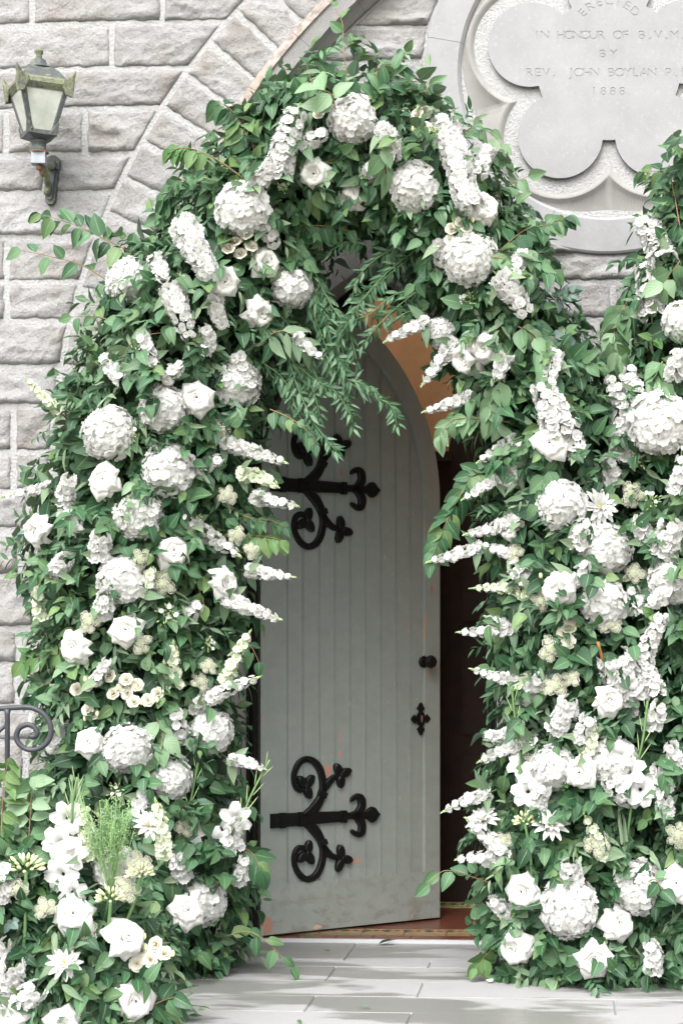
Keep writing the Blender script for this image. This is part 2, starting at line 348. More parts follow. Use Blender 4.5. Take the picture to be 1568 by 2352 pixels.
# courses left of the portal arch
rows_px = [-250, -145, -42, 62, 165, 255, 360, 447, 548, 650, 740, 845, 935, 1040, 1130, 1219, 1324, 1444, 1528, 1624, 1705, 1800, 1890, 1980, 2070, 2160]
cuts = {3: [75, 375], 4: [258], 5: [-60], 6: [15, 197], 7: [105], 8: [-30], 9: [18], 10: [18], 11: [-70], 12: [-30], 13: [33], 14: [33], 15: [70], 16: [50], 17: [-40], 18: [45], 19: [40], 20: [-30], 21: [60], 22: [20], 23: [-20]}
zs = [W(0, y, YF).z for y in rows_px]
for k in range(len(zs)-1):
    z1, z0 = zs[k], zs[k+1]
    z0 = max(z0, 0)
    xs = sorted([W(c, 1000, YF).x for c in cuts.get(k+1, [])] ); xs = [-1.95, -1.5 + random.uniform(-.1, .1)] + xs
    a0, a1 = xs[0], xs[0]
    for x in xs[1:] + [None]:
        if x is None: b0, b1 = rx(z0), rx(z1)
        else: b0 = b1 = x
        if min(b0-a0, b1-a1) > .05: stone([(a0, z0), (b0, z0), (b1, z1), (a1, z1)], random.uniform(.75, 1.25))
        a0, a1 = b0, b1
# voussoirs between those courses and the hood
def ring_pt(a): return Vector((RC[0] + RR*math.cos(a), RC[1] + RR*math.sin(a)))
def hood_pt(a):
    p = ring_pt(a); d = Vector((-math.cos(a), -math.sin(a))); m = p - Vector(HC); b = m.dot(d); q = -b - math.sqrt(max(0, b*b - m.dot(m) + HR*HR)); return p + d*q
p0 = W(482, 100, YF); a0 = math.atan2(p0.z-RC[1], p0.x-RC[0]); st = .0575
angs = [a0 - i*st for i in range(9, -1, -1)] + [a0 + i*st for i in range(1, 40) if a0 + i*st < math.pi - .02] + [math.pi]
for a, b in zip(angs, angs[1:]):
    o1, o2, i1, i2 = ring_pt(a), ring_pt(b), hood_pt(a), hood_pt(b)
    stone([tuple(o2), tuple(i2), tuple(i1), tuple(o1)], .75)
zz = [RC[1]]
while zz[-1] > 0: zz.append(max(0, zz[-1] - random.uniform(.16, .24)))
for k, (z1, z0) in enumerate(zip(zz, zz[1:])):
    if z1-z0 < .05: continue
    xj = -.49 if k % 2 else -.40
    stone([(RC[0]-RR, z0), (xj, z0), (xj, z1), (RC[0]-RR, z1)], .6, .035)
    stone([(xj, z0), (-.25, z0), (-.25, z1), (xj, z1)], .4, .04)
# hood moulding: weathered chamfer above a tooled face
def hood_sweep(name, prof, mat, a_from, a_to, n=2):
    v = []; P = len(prof)
    for i in range(n+1):
        a = a_from + (a_to-a_from)*i/n
        for r, y in prof: v.append((HC[0] + r*math.cos(a), y, HC[1] + r*math.sin(a)))
    f = [(i*P+j, i*P+j+1, (i+1)*P+j+1, (i+1)*P+j) for i in range(n) for j in range(P-1)]
    f += [tuple(range(P)), tuple(reversed(range(n*P, n*P+P)))]
    link(name, mesh(name, v, f, M[mat], False), wall)
am = math.radians(96); na = 14
for i in range(na):
    a, b = am + (math.pi-am)*i/na, am + (math.pi-am)*(i+1)/na; a += .0003; b -= .0003
    hood_sweep('hood_chamfer', [(HR+.004, YF+.01), (HR+.003, YF-.085), (HR-.036, YF-.110), (HR-.040, YF-.1)], 'edge', a, b, 6)
    hood_sweep('hood_stone', [(HR-.038, YF+.01), (HR-.038, YF-.100), (HR-.10, YF-.104), (HR-.104, YF-.06), (HR-HT, YF-.03), (HR-HT, YF+.01)], 'hatched', a, b, 6)
# the tympanum: courses between hood, door arch and cinquefoil ring
DC, DR = (.93, 1.85), .93                 # left arc of the door arch (centre, radius of the leaf opening)
def door_l(z, off): 
    if z <= DC[1]: return -off
    q = (DR+off)**2 - (z-DC[1])**2
    return min(.465, DC[0] - math.sqrt(q)) if q > 0 else .465
def hw(z, r=RRO): return math.sqrt(max(0, r*r - (z-RO[1])**2))
SUR = .25
ty = [W(900, y, YF).z for y in (-200, -120, -30, 65, 143, 235, 330, 430, 510, 590, 655, 740, 845, 940, 1045, 1150, 1260, 1370, 1480, 1590, 1700, 1810, 1920, 2030, 2160)]
for z1, z0 in zip(ty, ty[1:]):
    z0 = max(0, z0); zm = (z0+z1)/2
    ivs = []; L = lambda z: rx(z, HC, HR-HT) if z > HC[1] else -.25
    R = lambda z: 4.8
    blocks = []
    if abs(zm-RO[1]) < RRO: blocks.append((lambda z: RO[0]-hw(z), lambda z: RO[0]+hw(z)))
    if zm < 2.93: blocks.insert(0, (lambda z: door_l(z, SUR), lambda z: .93-door_l(z, SUR))); blocks.append((lambda z: 1.91+door_l(z, SUR), lambda z: 2.84-door_l(z, SUR)))
    left = L
    for bl, br in blocks + [(R, R)]:
        ivs.append((left, bl)); left = br
    for lf, rf in ivs:
        A0, A1, B0, B1 = lf(z0), lf(z1), rf(z0), rf(z1); n = max(1, round(((B0-A0)+(B1-A1))/2/.40)); jit = [0] + [(i + random.uniform(-.18, .18))/n for i in range(1, n)] + [1]
        for s, e in zip(jit, jit[1:]):
            q = [(A0+(B0-A0)*s, z0), (A0+(B0-A0)*e, z0), (A1+(B1-A1)*e, z1), (A1+(B1-A1)*s, z1)]
            if q[1][0]-q[0][0] > .03 or q[2][0]-q[3][0] > .03:
                hid = (zm < 2.45 and q[0][0] > .9) or q[0][0] > 1.75
                stone(q, random.uniform(.7, 1.1), .05 if hid else .0145)
# mortar bed behind all of it, with the doorway left open
mb = MB(); N = 24
def arch(off, n=N):
    """(X, Z) along the door arch, left foot to right foot, at an outward offset"""
    r = DR + off; am_ = math.acos(-.465/r); L_ = [(-off, z) for z in (0, .6, 1.2)] + [(DC[0] + r*math.cos(math.pi + (am_-math.pi)*i/n), DC[1] + r*math.sin(math.pi + (am_-math.pi)*i/n)) for i in range(n+1)]
    return L_ + [(.93-x, z) for x, z in reversed(L_[:-1])]
A = arch(.056); top = 4.5; YM = YF-.0045
mid = len(A)//2; n = len(A)
for mir in (lambda x: x, lambda x: 2.84-x):                # added unseen twin doorway, mirrored and left open to light the vestibule
    v = [(mir(x), YM, z) for x, z in A] + [(mir(x), YM, z) for x, z in ((-2.0, 0), (-2.0, top), (1.42, top), (1.42, 0), (A[mid][0], top))]
    mb.add(v, [tuple([n, *range(0, mid+1), n+4, n+1]), tuple([n+4, *range(mid, n), n+3, n+2])])
    mb.add([(mir(x), y, z) for y in (YM, .06) for x, z in A], [(i, n+i, n+i+1, i+1) for i in range(n-1)])
    mb.add([(mir(-2.0), YM, 0), (mir(-2.0), .3, 0), (mir(-2.0), .3, top), (mir(-2.0), YM, top)], [(0, 1, 2, 3)])
mb.add([(-2, YM, top), (4.84, YM, top), (4.84, .3, top), (-2, .3, top)], [(0, 1, 2, 3)])
link('mortar', mb.mesh('mortar', M['mortar'], False), wall)
# dressed stones of the door surround, their inner faces forming the reveal
def prism(name, outline, mat, y0=YF-.012, y1=-.004, parent=None, bev=.004):
    c = sum((Vector(p) for p in outline), Vector((0, 0)))/len(outline); n = len(outline)
    ins = [Vector(p) + (c-Vector(p)).normalized()*bev for p in outline]
    v = [(p[0], y0, p[1]) for p in ins] + [(p[0], y0+bev, p[1]) for p in outline] + [(p[0], y1, p[1]) for p in outline]
    f = [tuple(range(n))] + [(k*n+i, (k+1)*n+i, (k+1)*n+(i+1) % n, k*n+(i+1) % n) for k in (0, 1) for i in range(n)]
    link(name, mesh(name, v, f, M[mat], False), parent or wall)
z = 0
for hgt in (.27, .33, .25, .36, .30, .34):
    for xo in ([-.244, -.05], [.98, 1.174], [1.666, 1.86], [2.89, 3.084]):
        prism('jamb_stone', [(xo[0], z+.003), (xo[1], z+.003), (xo[1], z+hgt-.003), (xo[0], z+hgt-.003)], 'dressed')
    z += hgt
nv = 6
for s in (0, 1, 2, 3):
    for i in range(nv):
        o = []
        for off, rng_ in ((.05, (0, 1, 2, 3, 4)), (.244, (4, 3, 2, 1, 0))):
            r = DR+off; a_end = math.acos(-.465/r)
            for k in rng_:
                t = (i + .02 + .96*k/4)/nv; a = math.pi + (a_end-math.pi)*t; x = DC[0]+r*math.cos(a); o.append(((x, .93-x, 1.91+x, 2.84-x)[s], DC[1]+r*math.sin(a)))
        prism('arch_stone', o if s else o, 'hatched' if i > 3 else 'dressed')
# ---- ring and cinquefoil panel with its inscription
def foil(th, r):
    """polar outline of the five-lobed panel; th from straight down"""
    c = .3228; best = .281
    for k in range(5):
        al = (th - math.radians(36 + 72*k) + math.pi) % (2*math.pi) - math.pi
        if abs(al) < math.pi/2 and c*abs(math.sin(al)) < r: best = max(best, c*math.cos(al) + math.sqrt(r*r - (c*math.sin(al))**2))
    return best
def pol(th, r, y): return (RO[0] + math.sin(th)*r, y, RO[1] - math.cos(th)*r)
nr = 9; off = math.radians(19)
for i in range(nr):
    a, b = 2*math.pi*i/nr + off + .0012, 2*math.pi*(i+1)/nr + off - .0012; k = 14; v = []; prof = [(RRO-.004, YF+.01), (RRO-.004, YF-.018), (RRO-.012, YF-.024), (RRI+.012, YF-.026), (RRI, YF-.012), (RRI, YF+.01)]
    for j in range(k+1): v += [pol(a + (b-a)*j/k, r, y) for r, y in prof]
    P = len(prof); f = [(j*P+q, (j+1)*P+q, (j+1)*P+q+1, j*P+q+1) for j in range(k) for q in range(P-1)] + [tuple(range(P)), tuple(reversed(range(k*P, k*P+P)))]
    link('ring_stone', mesh('ring_stone', v, f, M['panel'], False), wall)
n = 720; ths = [2*math.pi*i/n for i in range(n)]; R1, R2 = .166, .243
prof = [(0, .0, YF+.045), (0, .004, YF+.043), (.3, .0, YF+.028), (.62, 0, YF+.004), (.86, 0, YF-.014), (1, 0, YF-.021), (1.07, 0, YF-.019)]
rings = []
for t, e, y in prof:
    rings.append([pol(th, min(foil(th, R1 + (R2-R1)*t) + (.012 if t == 0 else 0), RRI-.002), y) for th in ths])
rings.append([pol(th, max(min(foil(th, R2 + .008)+.006, RRI-.001), min(RRI-.001, .45)), YF-.006) for th in ths])
rings.append([pol(th, RRI+.002, YF-.004) for th in ths])
v = [p for r in rings for p in r]; K = len(rings)
f = [(k*n+i, k*n+(i+1) % n, (k+1)*n+(i+1) % n, (k+1)*n+i)[::-1] for k in range(K-1) for i in range(n)]
link('foil_moulding', mesh('foil_moulding', v, f, M['moulding'], True), wall)
back = [pol(th, foil(th, R1)+.02, YF+.046) for th in ths[::4]]
link('panel_bed', mesh('panel_bed', back, [tuple(reversed(range(len(back))))], M['moulding'], False), wall)
# inscription: letters cut 4 mm deep
glyphs = {}
def glyph(ch):
    if ch not in glyphs:
        cu = bpy.data.curves.new('glyph', 'FONT'); cu.body = ch; cu.size = 1.0; o = bpy.data.objects.new('glyph', cu); COL.objects.link(o)
        dg = bpy.context.evaluated_depsgraph_get(); me = bpy.data.meshes.new_from_object(o.evaluated_get(dg)); bm = bmesh.new(); bm.from_mesh(me); bmesh.ops.remove_doubles(bm, verts=bm.verts, dist=1e-5)
        nxt = {}
        for e in bm.edges:
            if len(e.link_faces) == 1: 
                for a, b in (e.verts, reversed(e.verts)): nxt.setdefault(a.index if False else a, []).append(b)
        loops = []; seen = set()
        for v0 in nxt:
            if v0 in seen: continue
            lp = [v0]; seen.add(v0)
            while True:
                c = [q for q in nxt[lp[-1]] if q not in seen]
                if not c: break
                lp.append(c[0]); seen.add(c[0])
            loops.append([(q.co.x, q.co.y) for q in lp])
        xs = [p[0] for l in loops for p in l] or [0]; w = (min(xs), max(xs)); glyphs[ch] = (loops, w); bm.free(); bpy.data.meshes.remove(me); bpy.data.objects.remove(o); bpy.data.curves.remove(cu)
    return glyphs[ch]
poly = [[(p[0], p[2]) for p in (pol(th, foil(th, R1), 0) for th in ths)]]
def put(ch, x, z, h, rot=0.0):
    loops, (a, b) = glyph(ch); s = h/.70; c_, s_ = math.cos(rot), math.sin(rot)
    for l in loops:
        q = [((px-(a+b)/2)*s*1.12, (py-.35)*s) for px, py in l]; poly.append([(x + px*c_ - py*s_, z + px*s_ + py*c_) for px, py in q])
YP = YF - .026
def line(txt, x0, x1, y, h):
    for i, ch in enumerate(txt):
        if ch != ' ':
            p = W(x0 + (x1-x0)*i/(len(txt)-1), y, YP); put(ch, p.x, p.z, h)
line('IN HONOUR OF B.V.M.', 1232, 1566, 80, .033); line('BY', 1383, 1408, 123, .031); line('REV. JOHN BOYLAN P.P.', 1216, 1590, 166, .033); line('1888', 1363, 1428, 209, .031)
pc = W(1397, 82, YP)
for i, ch in enumerate('ERECTED'):
    a = R_(48 - 16*i); put(ch, pc.x - math.sin(a)*.138, pc.z + math.cos(a)*.138, .033, a)
from mathutils.geometry import delaunay_2d_cdt
pv, pe = [], []
for l in poly:
    b = len(pv); pv += [Vector(p) for p in l]; pe += [(b+i, b+(i+1) % len(l)) for i in range(len(l))]
cv, ce, cf, *_r = delaunay_2d_cdt(pv, pe, [], 0, 1e-7)
C2 = np.array([(cv[a]+cv[b]+cv[c])/3 for a, b, c in cf]); ins = np.zeros(len(C2), int)
for l in poly:
    q = np.array([tuple(p) for p in l]); q2 = np.roll(q, -1, 0)
    for (x0, y0), (x1, y1) in zip(q, q2):
        if y0 == y1: continue
        c = ((C2[:, 1] > min(y0, y1)) & (C2[:, 1] <= max(y0, y1))); ins[c] += (C2[c, 0] < x0 + (C2[c, 1]-y0)*(x1-x0)/(y1-y0))
tri = [t for t, k in zip(cf, ins) if k % 2]
nv_ = len(cv); cnt = {}
for t in tri:
    for a, b in ((t[0], t[1]), (t[1], t[2]), (t[2], t[0])): cnt[(a, b)] = 1
rim = [(a, b) for a, b in cnt if (b, a) not in cnt]
link('inscribed_panel', mesh('inscribed_panel', [(p.x, YP, p.y) for p in cv] + [(p.x, YP+.0025, p.y) for p in cv], [tuple(t) for t in tri] + [(a, nv_+a, nv_+b, b) for a, b in rim], M['panel'], False), wall)
mb = MB(); o_ = [(p[0], p[2]) for p in (pol(th, foil(th, R1)-.0006, 0) for th in ths[::2])]
mb.extrude(o_, YP+.0018, YF+.045, lambda a, b, d: (a, d, b)); link('panel_block', mb.mesh('panel_block', M['panel'], False), wall)

# ------------------------------------------------------------------ door frame and leaf
fr = thing('doorway_surround', 'glossy black pointed door frame with beaded edges against the stone jamb', 'door frame'); fr['kind'] = 'thing'
def frame_side(name, s, prof, mat, n=20):
    v = []; P = len(prof); cnt = 0
    for k in range(n+4):
        for o, y in prof:
            r = DR+o
            if k < 3: x, z = -o, (.0, .6, 1.2)[k]
            else:
                a = math.pi + (math.acos(-.465/r)-math.pi)*(k-3)/n; x, z = DC[0]+r*math.cos(a), DC[1]+r*math.sin(a)
            v.append((x if not s else .93-x, y, z))
    K = n+4; f = [(k*P+j, (k+1)*P+j, (k+1)*P+j+1, k*P+j+1) if not s else (k*P+j, k*P+j+1, (k+1)*P+j+1, (k+1)*P+j) for k in range(K-1) for j in range(P-1)]
    link(name, mesh(name, v, f, M[mat], False), fr)
for s in (0, 1):
    frame_side('frame_jamb', s, [(.052, .03), (.052, -.034), (.046, -.04), (.036, -.04), (.031, -.03), (.028, -.03), (.024, -.044), (.016, -.046), (.011, -.034), (.008, -.03), (.002, -.03), (.0, -.02), (0, .06)], 'framep')
TH = R_(39); DW = .895
DM = Matrix.Rotation(TH, 4, 'Z') @ Matrix.Translation((.004, .0, 0))
door = thing('plank_door', 'grey-green plank church door with pointed top standing ajar', 'door', DM); door['kind'] = 'thing'
ux, un = Vector((math.cos(TH), math.sin(TH), 0)), Vector((math.sin(TH), -math.cos(TH), 0))
def uz(x, y):
    a = (x-CX)/FPX; b = -(y-CY)/FPX; d = Vector((cP*a-sP, sP*a+cP, b)); t = -un.dot(CAMP)/un.dot(d); p = CAMP+d*t
    return p.dot(ux)-.004, p.z
SP = 1.85
def leaf_out(xl, xr, rl, rr, z0, n=22):
    """outline of a pointed leaf: left foot, up, over, right foot"""
    cl, cr = xl+rl, xr-rr; d = cl-cr; # arc centres: left arc centred right
    # apex: intersection of circles (cl, rl) and (cr, rr)
    L = cl-cr; a = (rr*rr - rl*rl + L*L)/(2*L); ax = cr + a; az = math.sqrt(max(0, rr*rr-a*a))
    ea, eb = math.atan2(az, ax-cl), math.atan2(az, ax-cr)
    pts = [(xl, z0), (xl, SP)] + [(cl + rl*math.cos(math.pi+(ea-math.pi)*i/n), SP + rl*math.sin(math.pi+(ea-math.pi)*i/n)) for i in range(1, n+1)]
    return pts + [(cr + rr*math.cos(eb*(1-i/n)), SP + rr*math.sin(eb*(1-i/n))) for i in range(1, n+1)] + [(xr, z0)]
outer = leaf_out(0, DW, DW, DW, .022); inner = leaf_out(.043, .816, DW-.043, DW-.079, .228)
n = len(outer); mb = MB()
v = [(x, 0, z) for x, z in outer] + [(x, 0, z) for x, z in inner] + [(x + (.006 if i < n//2 else -.006), .011, z-.003) for i, (x, z) in enumerate(inner)] + [(x, .048, z) for x, z in outer]
f = [(i, n+i, n+i+1, i+1)[::-1] for i in range(n-1)] + [(0, n, 2*n-1, n-1)] + [(n+i, 2*n+i, 2*n+i+1, n+i+1)[::-1] for i in range(n-1)] + [(n, 2*n, 3*n-1, 2*n-1)] + [(i, 3*n+i, 3*n+(i+1) % n, (i+1) % n) for i in range(n)] + [tuple(range(3*n, 4*n))]
mb.add(v, f); link('stile_and_rail', mb.mesh('stile_and_rail', M['door'], False), door)
gr = [.043, .132, .207, .286, .363, .438, .515, .592, .671, .745, .816]
def topz(x):
    return SP + min(math.sqrt(max(0, (DW-.043)**2 - (DW-x)**2)), math.sqrt(max(0, (DW-.079)**2 - x*x)))
for a, b in zip(gr, gr[1:]):
    v = []; xs = [a + (b-a)*i/6 for i in range(7)]
    def col(ins, y): return [(a+ins, y, .224), (b-ins, y, .224)] + [(min(max(x, a+ins), b-ins), y, topz(x)+.002) for x in reversed(xs)]
    rngs = [col(.0075, .0105), col(.0055, .0105), col(.0048, .0065), col(.0018, .0065), col(.0007, .0115), col(.0003, .03)]; m_ = len(rngs[0])
    v = [p for r in rngs for p in r]
    f = [tuple(range(m_))] + [(k*m_+i, (k+1)*m_+i, (k+1)*m_+(i+1) % m_, k*m_+(i+1) % m_) for k in range(len(rngs)-1) for i in range(m_)]
    link('plank', mesh('plank', v, f, M['door'], False), door)
mb = MB(); mb.box((.06, .026, .2), (.80, .034, 1.9)); link('backing_board', mb.mesh('backing_board', M['wood'], False), door)
# strap hinges, drawn in the leaf's own plane
def Z2(px, py): return uz(564.5 + .2240*px, 1680.9 + .2240*py)
def hwid(w): return w * .2240 * MPX(.2) 
def ribbon(mb, pts, y0=.008, y1=-.010, n=None):
    P = bez([(*Z2(a, b), hwid(h)) for a, b, h in pts], n or 6*len(pts)); k = len(P); v = []
    for i, p in enumerate(P):
        t = P[min(i+1, k-1)] - P[max(i-1, 0)]; q = Vector((t.x, t.y)).normalized(); s = Vector((-q.y, q.x)); h = p.z * (1.15 if abs(q.y) < .6 else 1.22)
        for o, y in ((h, y0), (h, y1+.003), (h*.72, y1), (-h*.72, y1), (-h, y1+.003), (-h, y0)): v.append((p.x + s.x*o, y, p.y + s.y*o))
    f = [(i*6+j, i*6+j+1, (i+1)*6+j+1, (i+1)*6+j) for i in range(k-1) for j in range(5)] + [tuple(range(6)), tuple(reversed(range((k-1)*6, k*6)))]
    mb.add(v, f)
def build_hinge(dz):
    T = Matrix.Translation((0, 0, dz)); H = []
    mb = MB(); ribbon(mb, [(255, 916, 63), (400, 905, 60), (555, 895, 57), (700, 884, 54), (860, 874, 50), (1015, 864, 46)], n=10)
    ribbon(mb, [(1000, 864, 34), (1100, 858, 30), (1185, 854, 35), (1232, 851, 36), (1262, 849, 58), (1290, 848, 72), (1325, 847, 56), (1345, 846, 30), (1365, 845, 8)])
    root = link('strap_hinge', mb.mesh('strap_hinge', M['iron'], False), door, T)
    def sub(nm, fn):
        m_ = MB(); fn(m_); return link(nm, m_.mesh(nm, M['iron'], False), root)
    for pts in ([(1095, 848, 22), (1150, 822, 32), (1186, 760, 36), (1180, 690, 34), (1148, 662, 28), (1110, 674, 20), (1078, 700, 15)], [(1095, 866, 22), (1150, 892, 32), (1188, 950, 36), (1184, 1020, 34), (1152, 1050, 28), (1112, 1036, 20), (1082, 1014, 15)]):
        e = pts[-1]
        def hook(m_, pts=pts, e=e):
            ribbon(m_, pts); u, z_ = Z2(e[0]-10, e[1]+4); m_.ball((u, -.006, z_), .0068, nu=10, nv=6)
        sub('hook', hook)
    up = [(590, 858, 22), (650, 825, 38), (715, 765, 42), (765, 680, 36), (788, 590, 31), (782, 470, 29), (752, 370, 29), (690, 300, 28), (615, 280, 27), (545, 322, 24), (502, 410, 20), (492, 490, 19), (512, 560, 22), (555, 598, 24), (605, 580, 18)]
    dn = [(590, 935, 22), (650, 962, 38), (715, 1022, 42), (765, 1105, 36), (790, 1190, 31), (786, 1300, 29), (755, 1410, 29), (695, 1488, 28), (620, 1510, 27), (548, 1460, 24), (505, 1375, 20), (494, 1295, 19), (514, 1222, 22), (558, 1186, 24), (608, 1200, 18)]
    sub('scroll', lambda m_: ribbon(m_, up)); sub('scroll', lambda m_: ribbon(m_, dn))
    sub('branch', lambda m_: ribbon(m_, [(788, 610, 24), (828, 545, 30), (880, 485, 27), (945, 440, 22)])); sub('branch', lambda m_: ribbon(m_, [(790, 1170, 24), (830, 1232, 30), (884, 1275, 27), (950, 1297, 22)]))
    def lobe(m_, c, d, l, w):
        u, z_ = Z2(*c); l, w = hwid(l)*1.2, hwid(w)*1.15; k = 12; o = []
        an = math.atan2(-d[1], d[0])
        for i in range(k):
            t = 2*math.pi*i/k; x, y = l*math.cos(t), w*math.sin(t)*(1 - .12*math.cos(t)); o.append((u + x*math.cos(an) - y*math.sin(an), z_ + x*math.sin(an) + y*math.cos(an)))
        oi = [(u + (a-u)*.72, z_ + (b-z_)*.72) for a, b in o]
        m_.add([(a, .008, b) for a, b in o] + [(a, -.009, b) for a, b in o] + [(a, -.014, b) for a, b in oi], [(i, k+i, k+(i+1) % k, (i+1) % k) for i in range(k)] + [(k+i, 2*k+i, 2*k+(i+1) % k, k+(i+1) % k) for i in range(k)] + [tuple(range(2*k, 3*k))])
    for c, ls in (((612, 560), ((573, 508), (656, 500), (637, 622))), ((970, 437), ((943, 384), (1022, 415), (970, 508))), ((625, 1248), ((640, 1178), (575, 1286), (655, 1296))), ((985, 1298), ((970, 1222), (1033, 1308), (955, 1370)))):
        def tre(m_, c=c, ls=ls):
            for l in ls: lobe(m_, l, (l[0]-c[0], l[1]-c[1]), 58, 40)
            u, z_ = Z2(*c); m_.ball((u, -.012, z_), (.011, .006, .012), nu=10, nv=6)
        sub('trefoil', tre)
    for cx, cy, w, h in ((370, 908, 22, 74), (556, 895, 20, 70), (998, 868, 22, 60)):
        def colr(m_, cx=cx, cy=cy, w=w, h=h):
            u, z_ = Z2(cx, cy); a, b = hwid(w)*1.2, hwid(h)*1.05; m_.box((u-a, -.016, z_-b), (u+a, .006, z_+b))
        sub('collar', colr)
    for cx, cy in ((778, 636), (782, 1140)):
        sub('collar', lambda m_: ribbon(m_, [(cx-38, cy-14 if cy < 900 else cy+14, 26), (cx, cy, 26), (cx+38, cy+20 if cy < 900 else cy-20, 26)], .004, -.015))
    def riv(m_):
        for a, b in ((310, 912), (466, 902), (655, 888), (875, 874), (1290, 848), (628, 282), (750, 360), (520, 365), (505, 545), (525, 1450), (634, 1510), (752, 1430), (1182, 712), (1186, 990)):
            u, z_ = Z2(a, b); m_.ball((u, -.011, z_), (.0042, .0035, .0042), nu=8, nv=4)
    r_ = sub('rivet', riv); r_['kind'] = 'stuff'
build_hinge(0); build_hinge(1.388)
# knob and keyhole plate
ku, kz = uz(972, 1520)
kn = MB(); Mk = Matrix.Translation((ku, 0, kz)) @ Matrix.Rotation(R_(90), 4, 'X'); kn.lathe([(.0, -.002), (.026, -.002), (.027, .006), (.022, .012), (.012, .014)], 8, 0, Mk); kn.lathe([(.010, .012), (.010, .034), (.021, .038), (.029, .050), (.029, .062), (.021, .074), (.0, .076)], 8, 0, Mk)
link('knob', kn.mesh('knob', M['iron'], False), door)
eu, ez = uz(965, 1651); mb = MB()
def plate(m_, pts, y0, y1):
    m_.extrude(pts, y0, y1, lambda a, b, d: (eu+a, d, ez+b))
def arm(m_, ang, l):
    o = [(.0, -.006), (l*.45, -.007), (l*.55, -.013), (l*.62, -.02), (l*.74, -.013), (l*.86, -.009), (l, 0), (l*.86, .009), (l*.74, .013), (l*.62, .02), (l*.55, .013), (l*.45, .007), (0, .006)]
    c, s = math.cos(ang), math.sin(ang); plate(m_, [(a*c - b*s, a*s + b*c) for a, b in o], .002, -.006)
arm(mb, 0, .051); arm(mb, math.pi, .051); arm(mb, math.pi/2, .072); arm(mb, -math.pi/2, .072)
plate(mb, [(.022*math.cos(t), .032*math.sin(t)) for t in [2*math.pi*i/14 for i in range(14)]], .002, -.0085)
esc = link('keyhole_plate', mb.mesh('keyhole_plate', M['iron'], False), door)
mb = MB(); plate(mb, [(.004*math.cos(t), .016*math.sin(t)) for t in [2*math.pi*i/10 for i in range(10)]], -.008, -.013); link('keyhole_cover', mb.mesh('keyhole_cover', M['rust'], False), esc)

# ------------------------------------------------------------------ inside the doorway
fl = MB(); fl.box((-1.4, .30, -.06), (4.2, 3.0, .012)); floor = struct('tile_floor', fl.mesh('tile_floor', M['redtile'], False))
def tile(x0, x1, y0, y1, mat, name='tile', z=.012):
    m_ = MB(); m_.box((x0+.0015, y0+.0015, -.05), (x1-.0015, y1-.0015, z)); link(name, m_.mesh(name, M[mat], False), floor)
for i in range(8): tile(-.16+.155*i, -.16+.155*(i+1), .004, .115, 'redtile')
for i in range(7): tile(-.13+.177*i, -.13+.177*(i+1), .115, .170, 'olive'); tile(-.13+.177*i, -.13+.177*(i+1), .170, .285, 'tan', 'patterned_tile')
mb = MB()
for i in range(14):
    x = -.12 + .0885*i
    for k, s in ((0, 1.0), (1, .6)):
        c = (x + .044*k, .2275); a, b = .026*s, .03*s; mb.add([(c[0]-a, c[1], .0145), (c[0], c[1]-b, .0145), (c[0]+a, c[1], .0145), (c[0], c[1]+b, .0145)], [(0, 1, 2, 3)])
for y in (.176, .279): mb.add([(-.13, y-.003, .0145), (1.1, y-.003, .0145), (1.1, y+.003, .0145), (-.13, y+.003, .0145)], [(0, 1, 2, 3)])
link('tile_motif', mb.mesh('tile_motif', M['motif'], False), floor, None, 'stuff')
for i in range(9): tile(.2+.15*i, .2+.15*(i+1), .93, 1.1, 'yellow', 'border_tile', .016)
mb = MB()
for i in range(26): x = .23+.05*i; mb.add([(x-.018, 1.015, .0185), (x, .985, .0185), (x+.018, 1.015, .0185), (x, 1.045, .0185)], [(0, 1, 2, 3)])
link('border_motif', mb.mesh('border_motif', M['motif'], False), floor, None, 'stuff')
mb = MB(); mb.box((-.06, -.02, -.02), (.99, .003, .014)); st_ = link('threshold_strip', mb.mesh('threshold_strip', M['steel'], False)); tag(st_, 'bright metal strip along the door threshold', 'threshold'); st_['kind'] = 'thing'
mb = MB(); q = [G(1095, 2110, .02), G(1210, 2110, .02), G(1230, 2060, .02), G(1112, 2060, .02)]
mb.add([(p.x, p.y, .024) for p in q] + [(p.x, p.y, .012) for p in q], [(0, 1, 2, 3), (0, 4, 5, 1), (3, 7, 4, 0)]); tag(link('entrance_mat', mb.mesh('entrance_mat', M['matt'], False)), 'dark fibre mat on the red floor inside the doorway', 'mat')
mb = MB(); YB = 1.16
for a, b in (((-1.4, YB, 0), (4.2, YB+.1, 3.4)), ((-1.4, .31, 0), (-1.3, YB, 3.4)), ((4.1, .31, 0), (4.2, YB, 3.4)), ((-1.4, .31, 3.3), (4.2, .55, 3.4))): mb.box(a, b)  # roof strip left open, an added unseen gap to light the ochre plaster
mb.box((-1.4, .075, 2.72), (4.2, .3, 3.4)); mb.box((-1.4, .075, 0), (-.08, .3, 2.72)); mb.box((1.02, .075, 0), (1.82, .3, 2.72)); mb.box((2.93, .075, 0), (4.2, .3, 2.72))
struct('vestibule_wall', mb.mesh('vestibule_wall', M['plaster'], False))
idr = thing('panelled_screen', 'dark varnished wooden panelling inside the doorway', 'panelling', Matrix.Translation((0, YB, 0)))
def pan(nm, x0, x1, z0, z1, y0, y1, par=None, mat='wood'):
    m_ = MB(); m_.box((x0, y0, z0), (x1, y1, z1)); return link(nm, m_.mesh(nm, M[mat], False), par or idr)
ztop = W(1020, 1058, YB-.1).z; xa = W(1026, 1058, YB-.1).x
pan('panelling', -1.28, xa, 0.015, ztop, -.06, -.002)
